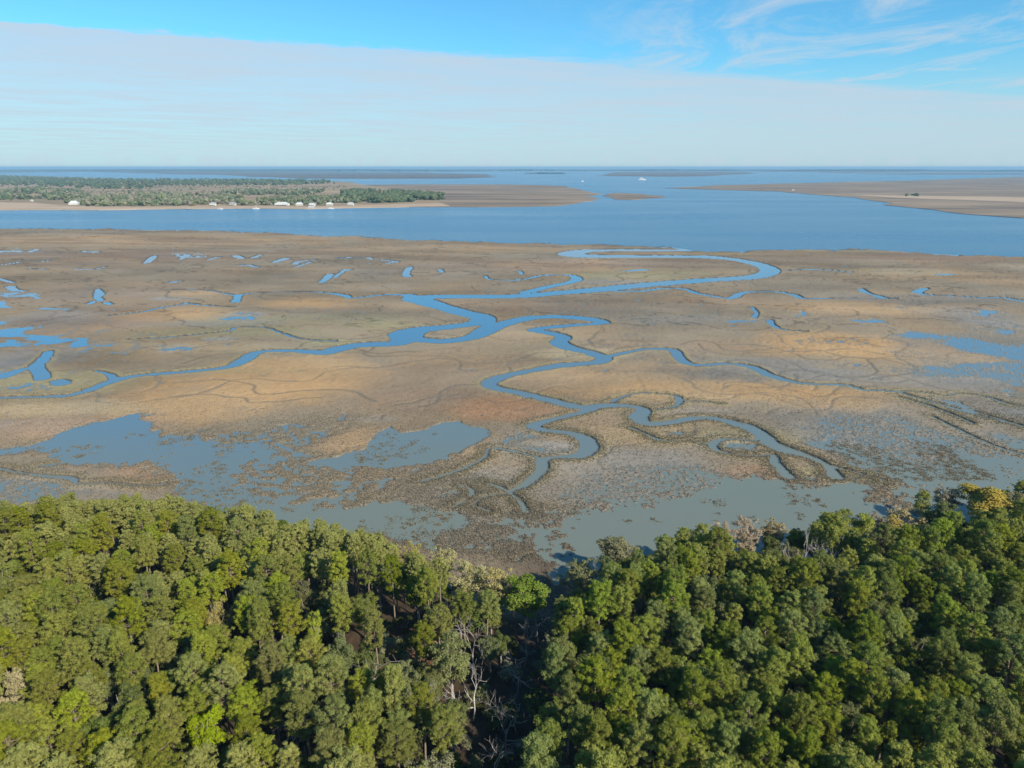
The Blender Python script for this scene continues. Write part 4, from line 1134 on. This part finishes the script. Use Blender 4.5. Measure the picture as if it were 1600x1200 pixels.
# ------------------------------------------------------------------ trees
M_BARK = simple_mat('pine_bark', (0.215, 0.165, 0.125), 0.9, 0.3, 3.0)
M_BARKG = simple_mat('grey_bark', (0.26, 0.235, 0.21), 0.9, 0.25, 3.0)
M_BARKW = simple_mat('bleached_wood', (0.46, 0.43, 0.40), 0.85, 0.15, 3.0)
M_PINE_A = leaf_mat('olive_pine_needles', (0.215, 0.236, 0.048), 0.014, 0.15, 0.22, 0.42, 0.5, (0.32, 0.335, 0.068))
M_PINE_B = leaf_mat('green_pine_needles', (0.190, 0.232, 0.050), 0.014, 0.15, 0.22, 0.42, 0.5, (0.30, 0.33, 0.075))
M_OAK = leaf_mat('oak_leaves', (0.145, 0.175, 0.050), 0.02, 0.2, 0.25, 0.4, 0.5, (0.24, 0.265, 0.072))
M_BRIGHT = leaf_mat('bright_oak_leaves', (0.12, 0.18, 0.03), 0.012, 0.1, 0.15, 0.3, 0.5, (0.17, 0.235, 0.04))
M_BUD = leaf_mat('tan_buds', (0.36, 0.29, 0.19), 0.015, 0.25, 0.18, 0.25, 0.5, (0.42, 0.35, 0.20))
M_BUDY = leaf_mat('cream_buds', (0.30, 0.27, 0.11), 0.01, 0.2, 0.15, 0.25, 0.5, (0.44, 0.39, 0.17))
M_YEL = leaf_mat('yellow_leaves', (0.36, 0.275, 0.06), 0.004, 0.1, 0.1, 0.3, 0.5, (0.50, 0.41, 0.10))
M_LIME = leaf_mat('lime_leaves', (0.21, 0.27, 0.035), 0.01, 0.1, 0.1, 0.3, 0.5, (0.34, 0.40, 0.05))
M_SAGE = leaf_mat('sage_leaves', (0.19, 0.20, 0.105), 0.02, 0.2, 0.2, 0.25, 0.5, (0.22, 0.225, 0.12))
M_BUSH = leaf_mat('understory_leaves', (0.085, 0.10, 0.034), 0.03, 0.25, 0.35, 0.25, 0.8, (0.10, 0.115, 0.04))


def leaf_cards(C, Nn, la, lb, rng):
    """diamond leaves: centres C, facing Nn, half length la, half width lb"""
    n = len(C)
    Nn = Nn / np.maximum(np.linalg.norm(Nn, axis=1, keepdims=True), 1e-6)
    t = rng.normal(0, 1, (n, 3)); t -= (t * Nn).sum(1, keepdims=True) * Nn; t /= np.maximum(np.linalg.norm(t, axis=1, keepdims=True), 1e-6)
    b = np.cross(Nn, t)
    la = la[:, None]; lb = lb[:, None]
    V = np.stack([C - t * la, C - b * lb + t * la * .15, C + t * la, C + b * lb + t * la * .15], 1)
    return V.reshape(-1, 3), np.arange(n * 4).reshape(-1, 4)


def clumps_to_leaves(clumps, per, la, lb, rng, up=0.35, jit=0.55, flat_=0.7):
    Cs = []; Ns = []
    for c, r in clumps:
        k = int(per * (r / 0.9) ** 2)
        dd = rng.normal(0, 1, (k, 3)); dd /= np.linalg.norm(dd, axis=1, keepdims=True)
        dd[:, 2] = np.where(dd[:, 2] < -0.35, -dd[:, 2], dd[:, 2])
        rad = r * rng.uniform(0.45, 1.08, (k, 1))
        Cs.append(np.array(c) + dd * rad * np.array((1, 1, flat_)))
        Ns.append(dd + rng.normal(0, jit, (k, 3)) + np.array((0, 0, up)))
    C = np.concatenate(Cs); Nn = np.concatenate(Ns); n = len(C)
    return leaf_cards(C, Nn, la * rng.uniform(.7, 1.3, n), lb * rng.uniform(.7, 1.3, n), rng)


def pine_meshes(seed, H, Rc, cb, per=165, la=.175, lb=.066):
    """trunk with limbs, and crown: tufts on upswept limbs, a rounded uneven head"""
    rng = np.random.default_rng(seed); m = MB()
    lean = rng.normal(0, 0.35, 2)
    top = np.array((lean[0], lean[1], H * 0.97))
    def tr(t): return np.array((lean[0] * t ** 1.5 + .12 * math.sin(5 * t + seed), lean[1] * t ** 1.5 + .12 * math.cos(4 * t), H * .97 * t))
    m.tube([tr(t) for t in (0, .12, .3, .5, .7, .85, 1)], [.30, .24, .21, .18, .13, .08, .03], 7)
    clumps = []
    nb = int(rng.integers(34, 42)); ga = 2.39996
    lob = rng.uniform(0, 6.28); la_ = rng.uniform(.08, .2); lb_ = rng.uniform(.04, .12)
    for i in range(nb):
        t = (i + .5) / nb                                 # 0 crown base .. 1 top
        z = H * (cb + (1 - cb) * 0.90 * t)
        a = i * ga + rng.normal(0, .3)
        r = Rc * (math.sin(math.pi * (0.22 + 0.70 * t)) ** 0.7) * (1 + la_ * math.cos(2 * a - lob) + lb_ * math.cos(3 * a + lob + 4 * t)) * rng.uniform(.80, 1.06)
        p0 = tr(z / (H * .97)); rise = r * rng.uniform(.1, .4)
        p1 = p0 + np.array((math.cos(a) * r, math.sin(a) * r, rise))
        mid = (p0 + p1) / 2 - np.array((0, 0, .12 * r))
        m.tube([p0, mid, p1], [.075, .05, .02], 4)
        for s in np.linspace(.55, 1.0, int(rng.integers(4, 7))):
            q = p0 * (1 - s) + p1 * s - np.array((0, 0, .12 * r * 4 * s * (1 - s))) + rng.normal(0, .34, 3) * np.array((1, 1, .9))
            clumps.append((q, rng.uniform(.36, .70)))
    for k in range(12):
        clumps.append((tr(1) + rng.normal(0, .6, 3) * np.array((1, 1, .5)) - np.array((0, 0, .3)), rng.uniform(.4, .7)))
    V, F = clumps_to_leaves(clumps, per, la, lb, rng, 0.2, .38, .85)
    return m.mesh('trunk', True), mesh_np('crown', V, F)


def broad_meshes(seed, H, Rc, cb, per=95, la=.21, lb=.13, nl=15, dens=1.0, cr=(.6, 1.15)):
    """spreading broadleaf: forked trunk and domed clumpy crown"""
    rng = np.random.default_rng(seed); m = MB(); clumps = []
    zf = H * cb * .75
    m.tube([(0, 0, 0), (.05, .03, zf * .5), (0, .08, zf)], [.38, .29, .25], 7)
    for i in range(nl):
        a = i * 2.39996 + rng.normal(0, .3); el = rng.uniform(.25, 1.35)
        r = Rc * rng.uniform(.7, 1.05)
        tip = np.array((math.cos(a) * math.cos(el) * r, math.sin(a) * math.cos(el) * r, H * cb + (H * (1 - cb)) * (0.1 + 0.85 * math.sin(el) * rng.uniform(.8, 1.0))))
        p0 = np.array((0, .08, zf * rng.uniform(.8, 1))); mid = p0 * .5 + tip * .5 + rng.normal(0, .3, 3)
        m.tube([p0, mid, tip], [.14, .08, .025], 5)
        for k in range(int(rng.integers(4, 8) * dens)):
            s = rng.uniform(.45, 1.02); q = p0 * (1 - s) ** 2 + 2 * mid * s * (1 - s) + tip * s * s + rng.normal(0, .16 * Rc, 3) * np.array((1, 1, .7))
            clumps.append((q, rng.uniform(*cr)))
            if k < 3: m.tube([mid, q], [.04, .012], 3)
    V, F = clumps_to_leaves(clumps, per, la, lb, rng, .3, .6, .8)
    return m.mesh('trunk', True), mesh_np('crown', V, F)


def bare_meshes(seed, H, Rc, thick=.2):
    """leafless tree: trunk, and twigs as the crown"""
    rng = np.random.default_rng(seed); m = MB(); tw = MB()

    def grow(p, d, L, r, lev):
        q = p + d * L + rng.normal(0, .06 * L, 3)
        (m if lev < 1 else tw).tube([p, (p + q) / 2 + rng.normal(0, .04 * L, 3), q], [r, r * .8, r * .62], 5 if lev < 2 else 3)
        if lev >= 4: return
        for k in range(int(rng.integers(2, 5))):
            nd = d * .75 + rng.normal(0, .55, 3) + np.array((0, 0, .18)); nd /= np.linalg.norm(nd)
            grow(p + (q - p) * rng.uniform(.55, 1), nd, L * rng.uniform(.55, .8), r * .55, lev + 1)
    p = np.array((0, 0, 0.0))
    grow(p, np.array((0, 0, 1.0)), H * .42, thick, 0)
    return m.mesh('trunk', True), tw.mesh('crown')


def bush_meshes(seed, Rc, H):
    rng = np.random.default_rng(seed); m = MB(); clumps = []
    for i in range(9):
        a = rng.uniform(0, 6.28); r = Rc * math.sqrt(rng.uniform(0, 1)) * .8
        tip = np.array((math.cos(a) * r, math.sin(a) * r, H * rng.uniform(.5, .95)))
        m.tube([(0.1 * math.cos(a), .1 * math.sin(a), 0), tip], [.06, .02], 4)
        for k in range(3): clumps.append((tip + rng.normal(0, .35, 3), rng.uniform(.5, .9)))
    V, F = clumps_to_leaves(clumps, 70, .2, .12, rng)
    return m.mesh('stem', True), mesh_np('crown', V, F)


PINES = [pine_meshes(100 + i, 21.0, Rc, cb) for i, (Rc, cb) in enumerate([(2.5, .58), (2.8, .56), (2.25, .60), (3.0, .60), (2.5, .54), (2.7, .62), (2.2, .57), (3.1, .59), (2.4, .55), (2.6, .61), (2.9, .57), (2.35, .62)])]
OAKS = [broad_meshes(200 + i, 16.0, 3.1 + .3 * (i % 3), .45, 120, .19, .12) for i in range(5)]
BUDS = [broad_meshes(300 + i, 14.0, 4.3, .35, 85, .17, .11, 17, 1.2, (.5, 1.0)) for i in range(3)]
BARES = [bare_meshes(400 + i, 14.0, 3.5) for i in range(4)]
BUSHES = [bush_meshes(500 + i, 2.4, 4.2) for i in range(4)]

KINDS = {
    'pine_tree': dict(cat='pine tree', bark=M_BARK),
    'oak_tree': dict(cat='oak tree', bark=M_BARKG),
    'budding_tree': dict(cat='tree', bark=M_BARKG),
    'bare_tree': dict(cat='tree', bark=M_BARKG),
    'shrub': dict(cat='shrub', bark=M_BARKG),
}
_shared = {}


def meshes_for(kind, i, mat):
    """meshes of a form with one crown material (shared between its copies)"""
    lib = {'pine_tree': PINES, 'oak_tree': OAKS, 'budding_tree': BUDS, 'bare_tree': BARES, 'shrub': BUSHES}[kind]
    i %= len(lib)
    key = (kind, i, mat.name)
    if key not in _shared:
        t, c = lib[i]
        t2 = t.copy(); c2 = c.copy()
        t2.materials.clear(); c2.materials.clear()
        t2.materials.append(mat if kind == 'bare_tree' else KINDS[kind]['bark']); c2.materials.append(mat)
        _shared[key] = (t2, c2)
    return _shared[key]


def ground_z(x, y):
    r = int(np.argmin(np.abs(YS - y))); c = int(np.argmin(np.abs(US - x / DS[r])))
    return float(h[r, c])


def plant(kind, form, x, y, s, rz, mat, label, group, sq=1.0):
    t = empty(kind, (x, y, max(ground_z(x, y), 0.0) - 0.1), rz, (s * sq, s * sq, s))
    tag(t, label, KINDS[kind]['cat'], group)
    a, b = meshes_for(kind, form, mat)
    link('stem' if kind == 'shrub' else 'trunk', a, None, t)
    link('crown', b, None, t)
    return t


FORM_H = {'pine_tree': 21.0, 'oak_tree': 16.0, 'budding_tree': 14.0, 'bare_tree': 13.0, 'shrub': 4.2}
FORM_R = {'pine_tree': 2.75, 'oak_tree': 3.4, 'budding_tree': 4.4, 'bare_tree': 3.0, 'shrub': 2.4}
taken = []      # (x, y, r)
seen_specials = []
sunny = []


def special(kind, form, px, py, rad, top, mat, label, group=None):
    """a tree whose crown centre shows at a pixel, with its own crown radius and height"""
    s = top / FORM_H[kind]
    x, y = at(px, py, 2.0 + top * 0.72)
    sq = rad / (FORM_R[kind] * s)
    plant(kind, form, x, y, s, random.uniform(0, 6.28), mat, label, group, sq)
    taken.append((x, y, rad * .8))
    if px > 620 and py < 925: sunny.append((x, y, top, rad))
    if kind != 'bare_tree' or mat is M_BARKW: seen_specials.append((x, y, px, py, rad * FPX / (depth_of(y) - 12 * sp)))


special('oak_tree', 0, 1542, 776, 6.8, 16, M_YEL, 'big golden yellow tree at the wooded shoreline')
special('oak_tree', 1, 1350, 812, 3.6, 14, M_LIME, 'lime green tree at the edge of the teal cove')
special('oak_tree', 2, 1395, 815, 2.6, 12, M_YEL, 'small yellow tree next to the lime green tree')
special('oak_tree', 3, 823, 912, 5.6, 15, M_BRIGHT, 'bright green oak where the dark gully meets the marsh')
special('oak_tree', 1, 325, 1148, 3.2, 15, M_LIME, 'yellow green oak in the olive pines far from shore')
special('oak_tree', 2, 494, 985, 1.8, 15, M_LIME, 'very small yellow green tree between pines near the reddish clearing')
BG = 'pale budding trees along the cove'
special('budding_tree', 0, 1411, 796, 5.4, 15, M_BUD, 'broad pale tan budding tree between the lime and golden trees')
special('budding_tree', 1, 1485, 765, 4.6, 14, M_BUD, 'pale tan budding tree just before the golden yellow tree')
special('budding_tree', 2, 1367, 803, 3.2, 13, M_BUD, 'small pale tan budding tree behind the lime green tree')
for k, (a, b, r) in enumerate([(1131, 818, 3.4), (1168, 815, 4.2), (1208, 818, 3.6)]):
    special('budding_tree', k, a, b, r, 14, M_BUD, 'pale tan budding tree in a row beside the open teal cove', BG)
special('budding_tree', 1, 1590, 774, 4.2, 14, M_BUDY, 'cream budding tree past the golden yellow tree')
BY = 'cream budding trees on the point'
for k, (a, b, r) in enumerate([(735, 880, 5.2), (780, 898, 4.6), (690, 862, 3.6), (641, 848, 3.2)]):
    special('budding_tree', k, a, b, r, 14, M_BUDY, 'cream yellow budding tree along the shore before the grassy islets', BY)
special('budding_tree', 2, 905, 880, 5.2, 13, M_SAGE, 'grey green budding tree on the far side of gully mouth')
special('oak_tree', 4, 962, 842, 4.2, 13, M_SAGE, 'sage green oak on the shore shading the dark cove corner')
special('budding_tree', 0, 993, 852, 3.4, 10, M_BUD, 'small tan budding tree beside the sage green oak')
special('budding_tree', 1, 1165, 845, 3.2, 12, M_BUD, 'tan budding tree a little inland from the cove')
BW = 'bleached bare trees in one patch'
for k, (a, b, r) in enumerate([(1256, 860, 2.2), (1274, 858, 2.4), (1292, 862, 2.2)]):
    special('bare_tree', k, a, b, r, 16, M_BARKW, 'bleached leafless tree in a white patch among green pines', BW)
special('bare_tree', 0, 738, 1068, 2.6, 12, M_BARKW, 'large bleached dead tree leaning over the dark gully')
special('bare_tree', 1, 577, 1062, 3.6, 14, M_BARKG, 'grey leafless tree below the reddish clearing')
special('bare_tree', 2, 432, 1145, 3.2, 15, M_BARKG, 'grey leafless tree between olive pines far from clearing')
special('bare_tree', 3, 735, 996, 3.4, 14, M_BARKG, 'grey leafless tree between the reddish clearing and the gully')
BGU = 'bare grey trees in the gully'
for k, (a, b) in enumerate([(819, 990), (808, 1035), (808, 1090), (842, 950), (790, 1120), (775, 1165)]):
    special('bare_tree', k, a, b, 2.6, 10, M_BARKG, 'thin grey leafless tree standing in the dark gully', BGU)
special('budding_tree', 2, 22, 1070, 2.5, 15, M_BUDY, 'cream budding tree among the olive pines')
special('budding_tree', 0, 340, 960, 3.2, 17, M_BUDY, 'olive cream budding tree inside the olive pine stand')

# ---- fill the stands
GP = np.array(GULLY)
clear_pts = [(at(630, 1012, 2.5), 5.5), (at(610, 1050, 2.5), 3.6), (at(640, 1060, 2.5), 4.2), (at(640, 1100, 2.5), 3.4)]


def gully_d(x, y):
    best = 1e9
    for (ax, ay), (bx, by) in zip(GULLY[:-1], GULLY[1:]):
        dd, _ = seg_dist(np.array(x), np.array(y), ax, ay, bx, by)
        best = min(best, float(dd))
    return best


def side_of_gully(x, y):
    gx = np.interp(-y, -GP[:, 1], GP[:, 0])
    return x - gx


def mid_zone(x, y):
    a, b = pix(x, y, 3)
    return 470 < a < 800 and 940 < b < 1230


rr = random.Random(5)
trees = []
EPX = np.array([p[0] for p in EDGE_TOPS]); EPY = np.array([p[1] for p in EDGE_TOPS])


def cap_height(x, y, margin):
    """tallest tree here whose tip stays below the stand's skyline of the photograph"""
    lo, hi = 3.0, 30.0
    for _ in range(18):
        m_ = (lo + hi) / 2
        a, b = pix(x, y, m_)
        if b < np.interp(a, EPX, EPY) + margin: hi = m_
        else: lo = m_
    return lo - max(ground_z(x, y), 0)


def hides_special(x, y, rad, top):
    for sx_, sy_, spx, spy, srp in seen_specials:
        if y >= sy_ - 1: continue
        d = depth_of(y) - 12 * sp
        a, b = pix(x, y, top + 1)
        if abs(a - spx) < srp * .8 + rad * FPX / d * 1.0 and b < spy + srp * .8: return True
    return False


SDX, SDY = -math.sin(SUN_AZ), -math.cos(SUN_AZ)      # way the shadows fall


def shades_special(x, y, rad, top):
    for sx_, sy_, stop, srad in sunny:
        dx, dy = sx_ - x, sy_ - y
        along = dx * SDX + dy * SDY
        if along <= 0: continue
        if abs(dx * SDY - dy * SDX) < srad * .7 + rad * .8 and top - along * math.tan(SUN_EL) > stop * .62: return True
    return False


def fill(n_try, k_rad, s_lo, s_hi, young):
    for _ in range(n_try):
        y = rr.uniform(30, 215); x = rr.uniform(-200, 215)
        edge = shore_y(x) - y
        if edge < 0.5: continue
        tp = pix(x, y, 20)
        if tp[1] > 1500 or tp[0] < -180 or tp[0] > 1820: continue
        off = tp[1] > 1260 or tp[0] < -40 or tp[0] > 1680
        if off and young: continue
        if gully_d(x, y) < (7.5 if y < 118 else 5.5): continue
        if any(math.hypot(x - c[0], y - c[1]) < r for c, r in clear_pts): continue
        sg = side_of_gully(x, y); mz = mid_zone(x, y); u = rr.random()
        kind = 'pine_tree'
        if young: kind = 'oak_tree'
        elif edge < 12 and u < .36: kind = 'oak_tree'
        elif u < (.34 if mz else .20): kind = 'oak_tree'
        elif u > .965: kind = 'budding_tree'
        if off: kind = 'pine_tree'
        sc = rr.uniform(s_lo, s_hi)
        hmax = cap_height(x, y, rr.uniform(-8, 14))
        top = FORM_H[kind] * sc
        if top > hmax:
            if hmax < 9: continue
            if kind == 'pine_tree' and hmax < 13: kind = 'oak_tree'
            sc = hmax / FORM_H[kind]; top = hmax
        rad = FORM_R[kind] * k_rad * rr.uniform(.85, 1.15) * min(1.0, .4 + .6 * sc) * (1.2 if mz else 1.0)
        if any((x - a) ** 2 + (y - b) ** 2 < (rad + r) ** 2 for a, b, r in taken): continue
        if hides_special(x, y, FORM_R[kind] * sc * 1.1, top): continue
        if shades_special(x, y, FORM_R[kind] * sc, top): continue
        taken.append((x, y, rad))
        trees.append((kind, x, y, sc, edge, sg, mz, young))


fill(40000, .72, .72, 1.0, False)
fill(14000, .48, .46, .70, True)
pines_ = [t for t in trees if t[0] == 'pine_tree']
oaks_ = [t for t in trees if t[0] == 'oak_tree']
others_ = [t for t in trees if t[0] == 'budding_tree']


def shows(t):
    a, b = pix(t[1], t[2], 16 * t[3])
    inside = -10 < a < 1610 and b < 1215
    return (inside, t[3] / depth_of(t[2]))


pines_.sort(key=shows, reverse=True)
oaks_.sort(key=shows, reverse=True)
rest_pines = pines_[298:]
trees = pines_[:298] + oaks_[:285] + others_

for kind, x, y, s, edge, sg, mz, young in trees:
    left = sg < 0
    sq = rr.uniform(.9, 1.12) * (1.2 if s < .8 else 1.0)
    at_edge = edge < 11
    if kind == 'pine_tree':
        form = rr.randrange(len(PINES))
        if mz:
            lab, grp = 'tall thin pine standing about the reddish clearing with its trunk showing', 'pines about the reddish clearing'
        elif at_edge and left:
            lab, grp = 'pine at the wooded shoreline beside the blue pond and clumped islets', 'pines along the pond shore'
        elif at_edge:
            lab, grp = 'pine at the wooded shoreline beside the teal cove', 'pines along the cove shore'
        elif left:
            lab, grp = 'olive sunlit pine inside the stand on the clearing side of gully', 'olive pines on the clearing side of the gully'
        else:
            lab, grp = 'green pine inside the dense stand across the gully from the clearing', 'green pines across the gully'
        plant(kind, form, x, y, s, rr.uniform(0, 6.28), M_PINE_A if left else M_PINE_B, lab, grp, sq * (0.92 if mz else 1.0))
    elif kind == 'oak_tree':
        if mz: lab, grp = 'dark rounded oak close to the reddish clearing', 'oaks about the reddish clearing'
        elif at_edge: lab, grp = 'dark rounded oak at the edge of the marsh', 'oaks along the marsh edge'
        elif left: lab, grp = 'dark rounded oak among the olive pines', 'oaks among the olive pines'
        else: lab, grp = 'dark rounded oak among the green pines across the gully', 'oaks across the gully'
        plant(kind, rr.randrange(len(OAKS)), x, y, s, rr.uniform(0, 6.28), M_OAK, lab, grp, sq)
    else:
        lab, grp = ('sage grey budding tree among olive pines', 'sage trees among olive pines') if left else ('sage grey budding tree among green pines across the gully', 'sage trees across the gully')
        plant(kind, rr.randrange(3), x, y, s * 1.05, rr.uniform(0, 6.28), M_SAGE, lab, grp)

# the pines past three hundred: one mass
LOWP = [pine_meshes(150 + i, 21.0, Rc, cb, 112, .205, .08)[1] for i, (Rc, cb) in enumerate([(2.5, .58), (2.9, .57), (2.3, .60), (2.7, .60)])]


def arrays(me):
    v = np.zeros(len(me.vertices) * 3, np.float32); me.vertices.foreach_get('co', v)
    return v.reshape(-1, 3), np.arange(len(v) // 3).reshape(-1, 4)


LOWA = [arrays(m_) for m_ in LOWP]
for side, lab in ((True, 'farther olive pines massed behind the olive stand'), (False, 'farther green pines massed across the gully')):
    VV = []; nV = 0; tb = MB()
    for kind, x, y, s, edge, sg, mz, young in rest_pines:
        if (sg < 0) != side: continue
        v, f = LOWA[rr.randrange(4)]
        a = rr.uniform(0, 6.28); c_, s_ = math.cos(a) * s, math.sin(a) * s; z0 = max(ground_z(x, y), 0) - .1; q = rr.uniform(.92, 1.12)
        w_ = np.stack([(v[:, 0] * c_ - v[:, 1] * s_) * q + x, (v[:, 0] * s_ + v[:, 1] * c_) * q + y, v[:, 2] * s + z0], -1)
        VV.append(w_)
        tb.tube([(x, y, z0), (x, y, z0 + 10 * s), (x, y, z0 + 19 * s)], [.28 * s, .2 * s, .05], 6)
    if VV:
        V = np.concatenate(VV); me = mesh_np('pine_woods', V, np.arange(len(V)).reshape(-1, 4))
        po = link('pine_woods', me, M_PINE_A if side else M_PINE_B)
        tag(po, lab, 'pine woods', kind='stuff')
        tk = tb.build('trunk', M_BARK, po); tk['kind'] = 'stuff'

# ---- undergrowth one can see: in the clearing, the gully and along the shore
nsh = 0
for _ in range(6000):
    if nsh >= 95: break
    y = rr.uniform(70, 190); x = rr.uniform(-130, 150)
    e = shore_y(x) - y
    if e < 0: continue
    b = pix(x, y, 3)
    if not (0 < b[0] < 1600 and b[1] < 1230): continue
    g = gully_d(x, y); mzz = mid_zone(x, y)
    if not (e < 5 or 2.0 < g < 9 or mzz): continue
    if math.hypot(x - clear_pts[0][0][0], y - clear_pts[0][0][1]) < 3.2: continue
    if any((x - a) ** 2 + (y - c) ** 2 < (1.6 + r * .45) ** 2 for a, c, r in taken): continue
    taken.append((x, y, 1.6)); nsh += 1
    if mzz: lab, grp = 'low green shrub on the litter around the reddish clearing', 'shrubs about the reddish clearing'
    elif 2.0 < g < 9: lab, grp = 'low shaded shrub on the bank of the dark gully', 'shrubs along the gully'
    else: lab, grp = 'low shrub under the outermost trees at the marsh edge', 'shrubs along the marsh edge'
    plant('shrub', rr.randrange(4), x, y, rr.uniform(.6, 1.25), rr.uniform(0, 6.28), rr.choice([M_BUSH, M_BUSH, M_SAGE]), lab, grp)

from collections import Counter
print('TREES', Counter(t[0] for t in trees), 'shrubs', nsh)

# ------------------------------------------------------------------ haze: one box of even air
hz = MB(); hz.box(-260000, 260000, -4000, 185000, -3.0, HCAM + 12)
mh, nt, out = new_mat('haze_air')
pv = N(nt, 'ShaderNodeVolumePrincipled')
pv.inputs['Color'].default_value = (0.38, 0.66, 0.90, 1)
pv.inputs['Density'].default_value = 0.000055
pv.inputs['Anisotropy'].default_value = 0.0
nt.links.new(pv.outputs[0], out.inputs['Volume'])
tag(hz.build('haze', mh), 'thin bluish haze over the whole landscape', 'haze', kind='stuff')
